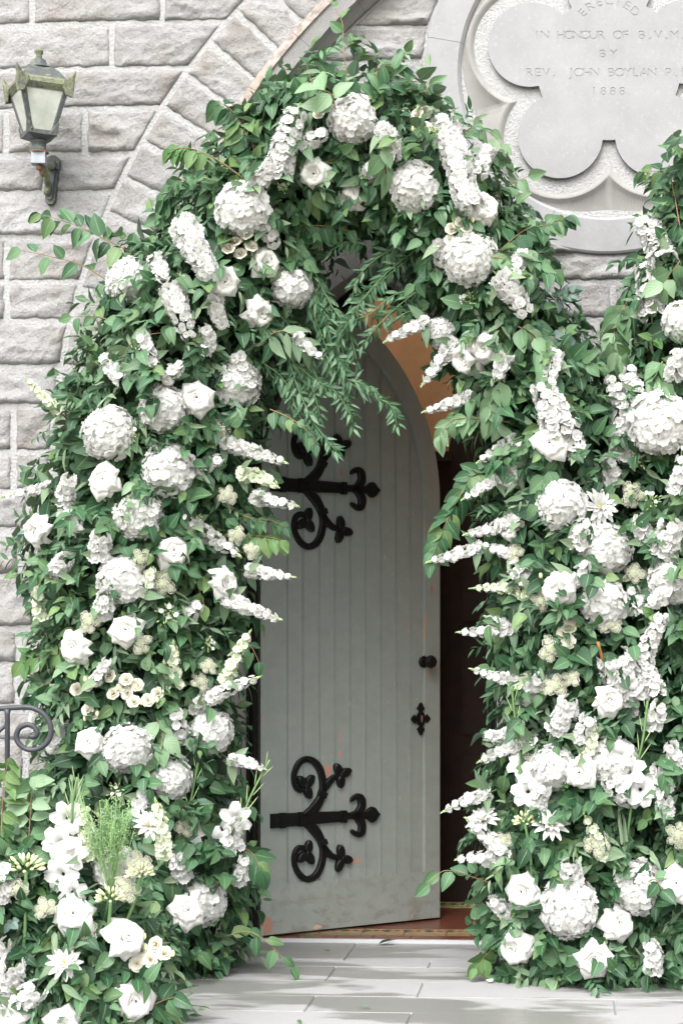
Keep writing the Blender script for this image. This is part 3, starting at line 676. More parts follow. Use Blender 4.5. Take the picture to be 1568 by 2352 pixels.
for i in range(5):
    x1 = xa - .03 - .27*i; pan('panel', x1-.2, x1, .14, .85, -.075, -.058); pan('panel', x1-.2, x1, .95, ztop-.1, -.075, -.058)
pan('top_rail', -1.28, xa+.02, ztop, ztop+.045, -.09, -.002)
mb = MB(); o = [(xa, .015), (xa, ztop)] + [(xa + .37 - .37*math.cos(t), ztop + .40*math.sin(t)) for t in [i*1.5/9 for i in range(1, 10)]]; o += [(2*xa+.74-a, b) for a, b in reversed(o)]
mb.extrude(o, -.05, -.004, lambda a, b, d: (a, d, b)); link('arched_door', mb.mesh('arched_door', M['wood'], False), idr)
for i in range(3):
    x0 = xa+.07+.21*i
    for z0, z1 in ((.16, .7), (.8, 1.25), (1.33, 1.9)): pan('panel', x0, x0+.18, z0, z1, -.07, -.048)

# ------------------------------------------------------------------ paving
mb = MB(); mb.add([(-60, -60, -.012), (60, -60, -.012), (60, .0, -.012), (-60, 0, -.012)], [(0, 1, 2, 3)]); gnd = struct('paving', mb.mesh('paving', M['joint'], False))
rowsY = [-.021, -.437, -.575, -.877, -1.157, -1.428, -1.709, -2.0, -2.29, -2.6, -2.9, -3.2, -3.5]
jx = {0: (600, 2192), 1: (988, 2211), 2: (760, 2236), 3: (966, 2270), 4: (711, 2306), 5: (936, 2345)}
for k, (y1, y0) in enumerate(zip(rowsY, rowsY[1:])):
    j0 = G(*jx[k]).x if k in jx else random.uniform(-.4, .8)
    if k == 0: j0 = G(801, 2190).x
    ln = random.uniform(.95, 1.1); cnt = 4
    xs = [j0 + ln*(i-3) for i in range(7)]
    for a, b in zip(xs, xs[1:]):
        m_ = MB(); g = .0045; e = random.uniform(-.0012, .0012)
        m_.add([(a+g, y0+g*.6, e), (b-g, y0+g*.6, e), (b-g, y1-g*.6, e), (a+g, y1-g*.6, e), (a, y0, -.006), (b, y0, -.006), (b, y1, -.006), (a, y1, -.006)], [(0, 1, 2, 3), (4, 5, 1, 0), (5, 6, 2, 1), (6, 7, 3, 2), (7, 4, 0, 3)])
        link('paver', m_.mesh('paver', M['paver'], False), gnd)

# ------------------------------------------------------------------ lantern on the wall
LY = -.45; lo = W(90, 250, LY); u_ = MPX(LY)
lan = thing('wall_lantern', 'weathered mossy four-sided iron lantern on a bracket on the stone wall', 'lantern', Matrix.Translation(lo))
RT, RB = .137, .069; zT, zB = .066, -.098; rot = R_(-90-14)
cor = lambda i, r, z: Vector((r*math.cos(rot + math.pi/2*i), r*math.sin(rot + math.pi/2*i), z))
mb = MB()
for i in range(4):                                        # eave band with a drip edge
    for (r0, z0), (r1, z1) in zip([(RT*.93, zT-.012), (RT+.004, zT+.002), (RT+.010, zT+.010), (RT+.004, zT+.026), (RT*.78, zT+.045)], [(RT+.004, zT+.002), (RT+.010, zT+.010), (RT+.004, zT+.026), (RT*.78, zT+.045)]):
        mb.add([cor(i, r0, z0), cor(i+1, r0, z0), cor(i+1, r1, z1), cor(i, r1, z1)], [(0, 1, 2, 3)])
link('eave', mb.mesh('eave', M['lantm'], False), lan)
mb = MB(); rr = [(RT*.9, zT+.034), (RT*.62, zT+.075), (RT*.40, zT+.092)]
for (r0, z0), (r1, z1) in zip(rr, rr[1:]):
    for i in range(4): mb.add([cor(i, r0, z0), cor(i+1, r0, z0), cor(i+1, r1, z1), cor(i, r1, z1)], [(0, 1, 2, 3)])
link('roof', mb.mesh('roof', M['lant'], False), lan)
mb = MB(); z0 = zT+.088; mb.lathe([(.0, z0), (.052, z0), (.05, z0+.006), (.034, z0+.016), (.026, z0+.034), (.018, z0+.040), (.012, z0+.044)], 14); cap = link('cap', mb.mesh('cap', M['lant']), lan)
mb = MB(); mb.lathe([(.010, z0+.042), (.013, z0+.05), (.009, z0+.054), (.017, z0+.062), (.018, z0+.070), (.010, z0+.078), (0, z0+.079)], 10); link('finial', mb.mesh('finial', M['lantm']), cap)
for i in range(4):                                        # corner ears, posts, feet
    a = rot + math.pi/2*i; rd, td = Vector((math.cos(a), math.sin(a), 0)), Vector((-math.sin(a), math.cos(a), 0)); mb = MB()
    for sgn in (-1, 1):
        t2 = (td*.75*sgn - rd*.66)
        prof = [(0, -.035), (.02, -.03), (.032, -.004), (.040, .012), (.034, .030), (.022, .030), (.012, .046), (0, .066)]
        v = [rd*(RT+.012 + (.014 if z > .03 else 0)*(z > .03)) + t2*t + Vector((0, 0, zT+z)) for t, z in prof]; v2 = [p + rd*-.009 for p in v]; k = len(prof)
        mb.add(v + v2, [tuple(range(k)) if sgn > 0 else tuple(reversed(range(k)))] + [(q, k+q, k+q+1, q+1) for q in range(k-1)] + [tuple(reversed(range(k, 2*k))) if sgn > 0 else tuple(range(k, 2*k))])
    link('ear', mb.mesh('ear', M['lantm'], False), lan)
    mb = MB(); p, q = cor(i, RT*.96, zT-.004), cor(i, RB*1.05, zB); w = .013
    for sgn in (-1, 1):
        t2 = (td*.707*sgn - rd*.707)*w*1.3
        mb.add([p, p+t2, q+t2*.8, q, p-rd*.008, p+t2-rd*.008, q+t2*.8-rd*.008, q-rd*.008], [(0, 1, 2, 3), (1, 5, 6, 2), (4, 7, 6, 5)])
    link('post', mb.mesh('post', M['lant'], False), lan)
    mb = MB()
    for sgn in (-1, 1):
        t2 = (td*.707*sgn - rd*.707); o3 = [(0, -.012), (.030, -.012), (.030, .0), (.022, .006), (.014, .024), (.004, .034), (0, .034)]; v = [cor(i, RB+.012, zB)+t2*t+Vector((0, 0, z)) + rd*.3*max(0, z) for t, z in o3]; k = len(o3)
        mb.add(v + [p_-rd*.006 for p_ in v], [tuple(range(k)), tuple(reversed(range(k, 2*k)))] + [(q_, k+q_, k+(q_+1) % k, (q_+1) % k) for q_ in range(k)])
    mb.ball(cor(i, RB+.008, zB+.004) + td*.012 - rd*.004, .0045); link('foot', mb.mesh('foot', M['lant'], False), lan)
    mb = MB(); k1, k2 = cor(i, RT*.90, zT), cor(i+1, RT*.90, zT); k3, k4 = cor(i+1, RB*.93, zB+.004), cor(i, RB*.93, zB+.004); nrm = (k2-k1).cross(k4-k1).normalized()*.003
    mb.add([k1, k2, k3, k4, k1-nrm, k2-nrm, k3-nrm, k4-nrm], [(3, 2, 1, 0), (4, 5, 6, 7)]); link('pane', mb.mesh('pane', M['glass'], False), lan)
mb = MB()
for (r0, z0), (r1, z1) in zip([(RB+.010, zB+.004), (RB+.010, zB-.012), (.032, zB-.028)], [(RB+.010, zB-.012), (.032, zB-.028), (.028, zB-.03)]):
    for i in range(4): mb.add([cor(i, r0, z0), cor(i+1, r0, z0), cor(i+1, r1, z1), cor(i, r1, z1)], [(3, 2, 1, 0)])
mb.add([cor(i, RB+.010, zB+.004) for i in range(4)], [(0, 1, 2, 3)])
link('base_plate', mb.mesh('base_plate', M['lant'], False), lan)
mb = MB(); mb.lathe([(.030, zB-.026), (.034, zB-.032), (.028, zB-.037), (.027, zB-.058), (.031, zB-.062), (.027, zB-.068)], 16); link('neck', mb.mesh('neck', M['lant']), lan)
mb = MB(); mb.lathe([(.02, zB-.066), (.038, zB-.069), (.038, zB-.074), (.02, zB-.076)], 14); link('rust_ring', mb.mesh('rust_ring', M['rust']), lan)
mb = MB(); mb.box((-.027, -.027, zB-.118), (.027, .027, zB-.074)); blk = link('socket_block', mb.mesh('socket_block', M['blockp'], False), lan, Matrix.Rotation(R_(8), 4, 'Z'))
mb = MB(); mb.ball((0, 0, zB-.13), .012, nu=10, nv=6); mb.tube([(.004, .012, zB-.118), (.006, .02, zB-.15), (.01, .03, zB-.158)], [.011, .010, .004]); link('pendant', mb.mesh('pendant', M['rust']), lan)
wp = W(122, 372, YF-.03)-lo; wb = W(115, 462, YF-.03)-lo
mb = MB(); mb.tube(bez([(0, .02, zB-.098), (.0, .09, zB-.10), (wp.x, wp.y-.01, wp.z-.02)], 8), .016, 10); mb.tube(bez([(.004, .05, zB-.105), (.006, .10, zB-.16), (wb.x, wb.y-.06, (wp.z+wb.z)/2), (wb.x, wb.y-.025, wb.z+.05), (wb.x-.004, wb.y-.03, wb.z+.025), (wb.x-.008, wb.y-.02, wb.z+.04)], 14), [.012]*15, 8); link('bracket_arm', mb.mesh('bracket_arm', M['lantm']), lan)
mb = MB(); o = [(wp.x + .028*math.cos(t), wp.z + .026*math.sin(t)) for t in [math.pi*i/8 for i in range(9)]] + [(wb.x-.018, wb.z), (wb.x-.012, wb.z-.012), (wb.x+.012, wb.z-.012), (wb.x+.02, wb.z)]
mb.extrude(o, wp.y-.005, wp.y+.03, lambda a, b, d: (a, d, b)); oi = [(wp.x*.35+wb.x*.65 + (a-(wp.x*.35+wb.x*.65))*.62, (wp.z*.5+wb.z*.5) + (b-(wp.z+wb.z)*.5)*.82) for a, b in o]; mb.extrude(oi, wp.y-.016, wp.y-.004, lambda a, b, d: (a, d, b)); mb.ball((wp.x+.022, wp.y-.01, wp.z-.03), .007)
link('wall_plate', mb.mesh('wall_plate', M['lant'], False), lan)

# ------------------------------------------------------------------ stair rail with a scroll end
RY = -1.05; Z5 = lambda a, b: W(.2*a, 1568+.2*b, RY)
rail = thing('iron_handrail', 'dark grey iron handrail ending in a scroll beside the stone wall', 'handrail', None)
mb = MB(); pts = bez([Z5(*p) for p in [(-700, 330), (-300, 312), (0, 298), (180, 287), (330, 283), (445, 318), (540, 400), (588, 520), (570, 645), (500, 728), (395, 772), (290, 755), (212, 685), (192, 600), (228, 522), (310, 483), (382, 500), (428, 560), (415, 608), (375, 622), (342, 606)]], 90)
mb.tube(pts, .0098, 10); link('handrail', mb.mesh('handrail', M['rail']), rail)
mb = MB(); a, b = Z5(88, 305), Z5(84, 820); mb.tube([a, (a.x, RY, a.z-.02), (a.x, RY, .0)], [.013, .0095, .0095], 8); link('post', mb.mesh('post', M['rail']), rail)
mb = MB(); mb.tube([Z5(80, 478), Z5(-20, 570), Z5(-300, 760)], .007, 8); link('brace', mb.mesh('brace', M['rail']), rail)
# ------------------------------------------------------------------ the planted volumes (centre path, half width, half depth)
class Mass:
    def __init__(s, pts, yc, b):
        k = MPX(yc); P = []
        for x, y, h in pts: p = W(x, y, yc); P.append((p.x, p.z, h*k))
        s.p = bez(P, 160); s.yc = yc; s.b = b; s.t = []
        for i in range(len(s.p)):
            d = s.p[min(i+1, len(s.p)-1)] - s.p[max(i-1, 0)]; s.t.append(Vector((d.x, d.y)).normalized())
        w = np.array([((s.p[min(i+1, len(s.p)-1)] - s.p[max(i-1, 0)]).xy.length)*s.p[i].z for i in range(len(s.p))]); s.cum = np.cumsum(w)/w.sum(); s.area = w.sum()/2
    def near(s, x, z):
        best = None
        for p, t in zip(s.p, s.t):
            dx, dz = x-p.x, z-p.y; d = dx*dx + dz*dz
            if best is None or d < best[0]: best = (d, p, t, dx, dz)
        d, p, t, dx, dz = best; return math.sqrt(d)/p.z, p, t, dx, dz
    def surf(s, x, y, lift=0.0):
        Y = s.yc - s.b*.8
        for _ in range(4):
            q = W(x, y, Y); t, p, tg, dx, dz = s.near(q.x, q.z); Y = s.yc - s.b*max(.55, math.sqrt(max(0, 1-min(t, 1)**2))) - lift
        q = W(x, y, Y); tt = min(t, 1.0); l = math.hypot(dx, dz) or 1
        n = Vector((dx/l*tt/max(p.z, .05)*.3, -math.sqrt(max(.0, 1-tt*tt)) - .05, dz/l*tt/max(p.z, .05)*.3)).normalized()
        return q, n, t
    def sample(s, r0, r1, pmax=1.75):
        i = int(np.searchsorted(s.cum, random.random())); i = min(i, len(s.p)-1); p, t = s.p[i], s.t[i]; ph = random.uniform(-pmax, pmax); r = random.uniform(r0, r1)
        side = Vector((t.y, -t.x)); a = math.sin(ph)*p.z; b = math.cos(ph)*s.b
        q = Vector((p.x + side.x*a*r, s.yc - b*r, p.y + side.y*a*r)); n = Vector((side.x*math.sin(ph)/p.z, -math.cos(ph)/s.b, side.y*math.sin(ph)/p.z)).normalized()
        return q, n
ARCH = Mass([(385, 2262, 140), (365, 2130, 155), (345, 2000, 195), (318, 1850, 190), (322, 1700, 172), (318, 1550, 190), (325, 1400, 192), (322, 1250, 212), (335, 1120, 215), (362, 1000, 195), (410, 860, 180), (470, 720, 165), (540, 590, 155), (630, 455, 142), (730, 365, 146), (815, 305, 160), (915, 375, 138), (1010, 462, 128), (1085, 570, 116), (1148, 690, 118), (1195, 800, 118), (1235, 920, 120), (1275, 1050, 128), (1300, 1200, 140), (1312, 1350, 150), (1330, 1500, 148), (1345, 1640, 145), (1340, 1780, 172), (1318, 1920, 190), (1315, 2060, 172), (1320, 2240, 160)], -.62, .33)
COLM = Mass([(1610, 400, 45), (1590, 500, 85), (1580, 640, 120), (1570, 800, 140), (1555, 960, 150), (1560, 1150, 170), (1570, 1400, 180), (1570, 1700, 190), (1560, 2000, 200), (1560, 2245, 195)], -.60, .34)
FORE = Mass([(-30, 1900, 70), (40, 2000, 120), (120, 2110, 165), (150, 2210, 190), (160, 2290, 200), (165, 2345, 200)], -1.62, .27)
MASSES = dict(A=ARCH, C=COLM, F=FORE)
def surf(x, y, lift=0.0, which=None):
    c = [MASSES[which]] if which else [FORE, ARCH, COLM]; out = [m.surf(x, y, lift) for m in c]
    ins = [o for o in out if o[2] < 1.02]
    return min(ins, key=lambda o: o[0].y) if ins else min(out, key=lambda o: o[2])

# ------------------------------------------------------------------ leaves
def leaf_shape(kind, nv=5, cur=.25, fold=.25, tw=0.0):
    """unit-length leaf along +Y, normal +Z; 3 columns"""
    v, uv = [], []
    for j in range(nv+1):
        t = j/nv
        if kind == 'lance': w = .15*math.sin(math.pi*min(1, t**.85))**.9
        elif kind == 'round': w = .46*math.sin(math.pi*t**.8)**.62
        elif kind == 'strap': w = .10*min(1, t*8)*(1-t**3)**.8 + .004
        elif kind == 'heart': w = .44*math.sin(math.pi*t**.62)**.75
        else: w = .33*math.sin(math.pi*t**.78)**.85
        if j == 0: w = .012
        if j == nv: w = .004
        y = t - .05*math.sin(t*3.1); z = -cur*t*t + .0; rip = .02*math.sin(j*2.3+1)
        a = tw*t
        for k, s in ((0, -1), (1, 0), (2, 1)):
            x = s*w; zz = z + fold*abs(x) + (rip*abs(s) if 0 < j < nv else 0)
            v.append((x*math.cos(a), y, zz + x*math.sin(a))); uv.append((.5+.5*s, t))
    f = [(j*3+k, j*3+k+1, j*3+k+4, j*3+k+3) for j in range(nv) for k in (0, 1)]
    return v, f, uv
LT = {k: [leaf_shape(k, 5 if k != 'lance' else 4, c, fo, tw) for c, fo, tw in ((.12, .35, .2), (.32, .5, -.35), (.5, .25, .3), (.05, .6, 0))] for k in ('ovate', 'lance', 'round', 'heart', 'strap')}
LM = {}
def leaf_mesh(kind, mat, i):
    key = (kind, mat, i)
    if key not in LM: v, f, uv = LT[kind][i]; LM[key] = mesh('leaf', v, f, M[mat], True, uv)
    return LM[key]
def leaf_mat(at, tip, nrm, size, wide=1.0):
    y = Vector(tip).normalized(); z = Vector(nrm) - y*Vector(nrm).dot(y)
    z = z.normalized() if z.length > 1e-4 else y.orthogonal().normalized(); x = y.cross(z)
    return Matrix.Translation(at) @ Matrix((x*size*wide, y*size, z*size)).transposed().to_4x4()
def add_leaf(parent, kind, mat, Mx, name='leaf'):
    return link(name, leaf_mesh(kind, mat, random.randrange(4)), parent, Mx)
class Scatter:
    """many leaves in one mesh"""
    def __init__(s): s.d = {}
    def add(s, kind, mat, Mx): s.d.setdefault((kind, mat, random.randrange(4)), []).append(np.array(Mx)[:3])
    def mesh(s, name):
        V, F, U, MI, mats = [], [], [], [], []; n = 0
        for (kind, mat, i), ms in s.d.items():
            v, f, uv = LT[kind][i]; v = np.array(v); A = np.array(ms); p = np.einsum('nij,vj->nvi', A[:, :, :3], v) + A[:, None, :, 3]; k = len(v)
            V.append(p.reshape(-1, 3)); F.append((np.array(f)[None] + (np.arange(len(ms))*k)[:, None, None] + n).reshape(-1, 4)); n += len(ms)*k
            U.append(np.tile(np.array(uv), (len(ms), 1)))
            if mat not in mats: mats.append(mat)
            MI.append(np.full(len(ms)*len(f), mats.index(mat)))
        V, F, U, MI = np.concatenate(V), np.concatenate(F), np.concatenate(U), np.concatenate(MI)
        m = bpy.data.meshes.new(name); m.vertices.add(len(V)); m.vertices.foreach_set('co', V.astype(np.float32).ravel()); m.loops.add(F.size); m.loops.foreach_set('vertex_index', F.astype(np.int32).ravel())
        m.polygons.add(len(F)); m.polygons.foreach_set('loop_start', np.arange(0, F.size, 4, dtype=np.int32)); m.polygons.foreach_set('loop_total', np.full(len(F), 4, dtype=np.int32)); m.polygons.foreach_set('material_index', MI.astype(np.int32))
        for q in mats: m.materials.append(M[q])
        l = m.uv_layers.new(name='UVMap'); l.data.foreach_set('uv', U[F.ravel()].astype(np.float32).ravel()); m.update(calc_edges=True); m.shade_smooth(); return m

def foliage(root, mass, n_sprig, n_part, kinds):
    sc = Scatter(); outer = []
    for _ in range(n_sprig):
        deep = random.random()
        q, nrm = mass.sample(.62, .86) if deep < .45 else mass.sample(.84, 1.0) if deep < .9 else mass.sample(1.0, 1.22)
        if q.z < .015 or q.y > -.27: continue
        lump = noise.noise(q*5.0)*.5 + noise.noise(q*11)*.3
        q = q + nrm*.07*lump
        kind, mat, sz, nl = random.choices(kinds, [k[4] for k in kinds])[0][:4]
        big_out = nrm.z < -.2
        d = (nrm*.9 + rv(.8) + Vector((0, 0, -.25))).normalized(); L = sz*nl*.26; side = d.cross(nrm + rv(.4))
        if side.length < .1: side = d.orthogonal()
        side.normalize(); up = (nrm*.7 + Vector((0, -.25, .55)) + rv(.35)).normalized()
        for i in range(nl):
            t = (i+.6)/nl; p = q + d*L*t + Vector((0, 0, -.3*L*t*t)); s = 1 if i % 2 else -1
            tip = (d*.75 + side*s*(1.0 - .5*t) + Vector((0, 0, -.35)) + rv(.25)); sz_ = sz*random.uniform(.55, 1.25)*(1-.25*t)
            if p.z < .012: continue
            Mx = leaf_mat(p, tip, up + rv(.4), sz_, random.uniform(.85, 1.1))
            if deep >= .45 and random.random() < .4: outer.append((kind, mat, Mx, -p.y + .4*random.random() + sz_))
            else: sc.add(kind, mat, Mx)
    outer.sort(key=lambda o: -o[3])
    random.shuffle(outer); 
    for k, (kind, mat, Mx, _) in enumerate(outer):
        if k < n_part: add_leaf(root, kind, mat, Mx)
        else: sc.add(kind, mat, Mx)
    link('foliage', sc.mesh('foliage'), root, None, 'stuff')
    # dark filler core, its colour standing in for shade between the leaves
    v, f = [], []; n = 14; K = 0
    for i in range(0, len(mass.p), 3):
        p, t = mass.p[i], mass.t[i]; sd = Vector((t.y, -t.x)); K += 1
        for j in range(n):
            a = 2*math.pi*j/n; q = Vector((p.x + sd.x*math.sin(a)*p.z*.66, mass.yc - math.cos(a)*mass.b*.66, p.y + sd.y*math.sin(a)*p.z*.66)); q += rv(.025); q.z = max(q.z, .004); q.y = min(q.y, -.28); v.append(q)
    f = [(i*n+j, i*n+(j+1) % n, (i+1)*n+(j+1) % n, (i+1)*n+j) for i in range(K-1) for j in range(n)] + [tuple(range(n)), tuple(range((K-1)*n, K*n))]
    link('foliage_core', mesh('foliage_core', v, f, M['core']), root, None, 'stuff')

KA = [('ovate', 'leaf', .078, 6, 34), ('ovate', 'leaf', .058, 6, 14), ('ovate', 'rleaf', .048, 5, 18), ('lance', 'lance', .058, 9, 11), ('heart', 'big', .10, 2, 9), ('ovate', 'pale', .062, 4, 8), ('ovate', 'fresh', .058, 4, 6), ('lance', 'sage', .075, 6, 10), ('round', 'euc', .035, 6, 2)]
arch_t = thing('floral_arch', 'lush green leafy arch garlanded round the church doorway', 'floral arch', None)
foliage(arch_t, ARCH, 5400, 290, KA)
col_t = thing('flower_tower', 'tall leafy flower column rising beside the arch at the edge of the photo', 'flower tower', None)
foliage(col_t, COLM, 1900, 200, KA)
fore_t = thing('flower_bank', 'low bank of leafy greenery at the foot of the arch below the handrail', 'flower bank', None)
foliage(fore_t, FORE, 1300, 200, KA + [('lance', 'sage', .09, 5, 14), ('ovate', 'fresh', .06, 4, 8)])

# ------------------------------------------------------------------ branches standing or hanging clear of the mass
BR_GROUP = {'ovate': 'leafy branches on the floral arch', 'lance': 'ruscus sprays hanging over the door'}
def branch(name, pts, kind, mat, size, label, lift=(.04, .10), gap=None, droop=.5, mass=None, face=(0, -1, .35), wide=1.0, cat='branch', stem='twig', spread=.9, group=True, grow=(1.0, .75), dbl=False):
    n = max(10, 5*len(pts)); P = []
    for i, (x, y) in enumerate(pts):
        t = i/(len(pts)-1); P.append(surf(x, y, lift[0] + (lift[1]-lift[0])*t, mass)[0])
    # keep depth changes gentle
    for _ in range(2):
        for i in range(1, len(P)-1): P[i].y = (P[i-1].y + 2*P[i].y + P[i+1].y)/4
    C_ = bez(P, n); base = C_[0]; root = thing(name, label, cat, Matrix.Translation(base), BR_GROUP.get(kind) if group is True else group)
    C_ = [p-base for p in C_]; mb = MB(); mb.tube(C_, [.0026*(1-.6*i/n) for i in range(n+1)], 5); link('stem', mb.mesh('stem', M[stem]), root)
    L = sum((b-a).length for a, b in zip(C_, C_[1:])); gap = gap or size*.36; k = max(4, int(L/gap)); fc = Vector(face)
    for i in range(k+1):
        t = .08 + .92*i/k; j = min(int(t*n), n-1); p = C_[j].lerp(C_[j+1], t*n-j); d = (C_[j+1]-C_[j]).normalized(); sd = d.cross(fc).normalized()
        for s in ((1, -1) if dbl else (1 if i % 2 else -1,)):
            if kind == 'lance' and (random.random() < .14): continue
            if i == k: s = 0
            tip = d*random.uniform(.45, .8) + sd*s*spread*random.uniform(.7, 1.1) + Vector((0, 0, -droop*random.uniform(.6, 1.3))) + rv(.5 if kind == 'lance' else .3)
            add_leaf(root, kind, mat, leaf_mat(p + sd*s*.004, tip, fc + rv(.75), size*random.uniform(.75, 1.15)*(grow[0] + (grow[1]-grow[0])*t), wide))
    return root
B_ = branch
B_('leafy_branch', [(800, 200), (792, 120), (788, 60), (768, 15)], 'ovate', 'fresh', .07, 'slim twig standing straight up from the very top of the arch', (0, .02), .075, -.1)
B_('leafy_branch', [(745, 250), (715, 190), (705, 150)], 'ovate', 'leaf', .075, 'dark green shoot at the upper shoulder left of the top twig', (0, .03), .04, .1)
B_('leafy_branch', [(690, 260), (655, 215), (640, 200)], 'ovate', 'leaf', .07, 'short dark leafy shoot beside the sloping hood moulding', (0, .02), .035, .2)
B_('leafy_branch', [(860, 230), (870, 160), (905, 150), (930, 118)], 'ovate', 'leaf', .062, 'curling twig with small leaves right of the top of the arch', (0, .03), .05, .2)
B_('leafy_branch', [(965, 290), (980, 220), (988, 150)], 'ovate', 'pale', .08, 'upright pale narrow shoot against the smooth stone ring', (0, .03), .05, .0, wide=.7)
B_('leafy_branch', [(640, 470), (585, 350), (545, 270), (498, 232)], 'ovate', 'leaf', .095, 'arching branch with hanging dark leaves below the hood moulding', (.02, .12), .032, 1.1, dbl=True)
B_('leafy_branch', [(560, 410), (500, 370), (440, 345), (395, 343)], 'ovate', 'fresh', .085, 'light green arching branch with drooping leaves reaching over the voussoirs', (.02, .10), .034, 1.3, dbl=True)
B_('leafy_branch', [(520, 480), (460, 430), (410, 420), (375, 460)], 'ovate', 'leaf', .085, 'dark branch with broad drooping leaves beside the big hydrangea near the lantern', (.02, .08), .035, .7, dbl=True)
B_('leafy_branch', [(350, 600), (260, 560), (180, 520), (95, 492)], 'ovate', 'leaf', .09, 'long dark branch stretching over the stones below the lantern', (.0, .06), .042, .5, dbl=True)
B_('leafy_branch', [(270, 660), (190, 610), (120, 590), (50, 575)], 'ovate', 'leaf', .085, 'lower of the two dark branches stretching out below the lantern', (.0, .06), .055, .5)
B_('leafy_branch', [(330, 770), (240, 735), (165, 728)], 'ovate', 'leaf', .085, 'dark branch poking out over the stones below the white hydrangea', (.02, .06), .04, .3)
B_('leafy_branch', [(400, 760), (310, 780), (260, 850), (215, 830)], 'ovate', 'pale', .085, 'pale heart-leaved branch left of the upper stock spike', (.05, .1), .045, .7)
B_('leafy_branch', [(290, 1000), (200, 960), (140, 985)], 'ovate', 'fresh', .085, 'fresh green branch beside the largest hydrangea on the outer edge', (.02, .06), .045, .6)
B_('leafy_branch', [(170, 1500), (100, 1510), (52, 1522)], 'ovate', 'fresh', .085, 'yellow-tipped shoot over the stones left of the rose', (.02, .05), .035, .2, dbl=True)
B_('leafy_branch', [(200, 1610), (120, 1570), (75, 1600)], 'ovate', 'leaf', .085, 'serrated leafy shoot just above the scroll of the handrail', (.02, .06), .035, .5, dbl=True)
B_('leafy_branch', [(1130, 590), (1200, 540), (1250, 520), (1295, 500)], 'ovate', 'leaf', .085, 'rounded dark leaves reaching out to the smooth stone below the cinquefoil', (.02, .08), .034, .6, dbl=True, wide=1.2)
B_('leafy_branch', [(1180, 600), (1240, 590), (1270, 620)], 'ovate', 'leaf', .085, 'dark round-leaved branch just beneath the one below the cinquefoil', (.02, .06), .034, .6, dbl=True, wide=1.2)
B_('leafy_branch', [(1040, 330), (1090, 295), (1140, 320), (1165, 370)], 'ovate', 'pale', .075, 'pale arching branch beside the cinquefoil panel lower lobe', (.02, .08), .036, .8)
B_('leafy_branch', [(1120, 470), (1170, 430), (1212, 405)], 'ovate', 'pale', .08, 'pale folded leaves pointing at the cinquefoil lower lobe', (.0, .05), .04, .2)
B_('leafy_branch', [(1560, 520), (1545, 440), (1530, 400), (1478, 395)], 'ovate', 'leaf', .085, 'dark serrated branch topping the column below the cinquefoil', (.02, .06), .034, .5, dbl=True)
B_('leafy_branch', [(1165, 1090), (1090, 1090), (1050, 1150), (1015, 1220), (990, 1290)], 'ovate', 'leaf', .088, 'dark beech branch hanging over the opening beside the door edge', (.04, .10), .034, .6, dbl=True)
B_('leafy_branch', [(1170, 970), (1100, 965), (1040, 965), (1010, 1000)], 'ovate', 'pale', .085, 'pale toothed branch hanging in front of the ochre wall', (.05, .12), .036, 1.2, dbl=True)
B_('leafy_branch', [(1150, 870), (1130, 910), (1120, 960)], 'ovate', 'pale', .10, 'broad pale hanging leaves beside the tall stock near the door opening', (.08, .12), .04, 1.2, dbl=True)
B_('leafy_branch', [(1190, 750), (1220, 770), (1245, 830), (1255, 870)], 'ovate', 'pale', .085, 'pale drooping branch below the fan of blue-grey leaves', (.08, .12), .035, 1.2, dbl=True)
B_('leafy_branch', [(1290, 880), (1340, 900), (1370, 960)], 'ovate', 'leaf', .08, 'limp grey-green branch in the gap between arch and column', (.04, .06), .036, 1.0, dbl=True)
B_('leafy_branch', [(1120, 590), (1160, 600), (1190, 660)], 'ovate', 'pale', .11, 'large pale leaves lying over the shoulder hydrangea', (.10, .10), .05, 1.0)
B_('leafy_branch', [(1130, 2030), (1070, 2010), (1020, 2000), (985, 2030)], 'ovate', 'leaf', .095, 'low dark branch poking out in front of the door bottom corner', (.03, .10), .06, .5)
B_('leafy_branch', [(520, 2150), (570, 2140), (620, 2170), (668, 2222)], 'ovate', 'leaf', .075, 'trailing branch lying over the paving at the door threshold', (.02, .06), .04, .6)
B_('leafy_branch', [(620, 940), (665, 960), (700, 985), (722, 1020)], 'ovate', 'leaf', .062, 'hornbeam branch hanging over the upper strap hinge', (.04, .10), .03, 1.3, dbl=True)
B_('leafy_branch', [(530, 1170), (575, 1190), (620, 1195), (655, 1210)], 'ovate', 'leaf', .06, 'hornbeam branch pointing at the lower scroll of the upper hinge', (.03, .08), .03, 1.3, dbl=True)
B_('leafy_branch', [(560, 1230), (605, 1232), (645, 1240)], 'ovate', 'fresh', .08, 'small bright branch over the black door frame', (.02, .06), .032, 1.0, dbl=True)
B_('leafy_branch', [(540, 1940), (580, 1960), (600, 2000)], 'ovate', 'leaf', .09, 'dark drooping branch beside the lower hinge and black frame', (.02, .08), .032, 1.0, dbl=True)
B_('leafy_branch', [(530, 1500), (570, 1480), (595, 1520)], 'ovate', 'leaf', .07, 'small leafy shoot crossing the black frame at mid height', (.02, .06), .034, .8)
B_('leafy_branch', [(12, 2000), (14, 1900), (12, 1800), (22, 1740)], 'ovate', 'fresh', .082, 'fresh hanging leaves wound round the handrail post', (.05, .10), .034, 1.2, mass='F', dbl=True)
B_('leafy_branch', [(60, 1990), (72, 1920), (74, 1830), (72, 1785)], 'ovate', 'pale', .095, 'upright pale shoot between the handrail post and the gladiolus', (.05, .08), .036, .7, mass='F', dbl=True)
B_('leafy_branch', [(330, 2320), (370, 2300), (400, 2290)], 'ovate', 'rleaf', .085, 'leafy shoot beside the lowest rose at the bottom edge', (.06, .08), .035, .6, mass='F')
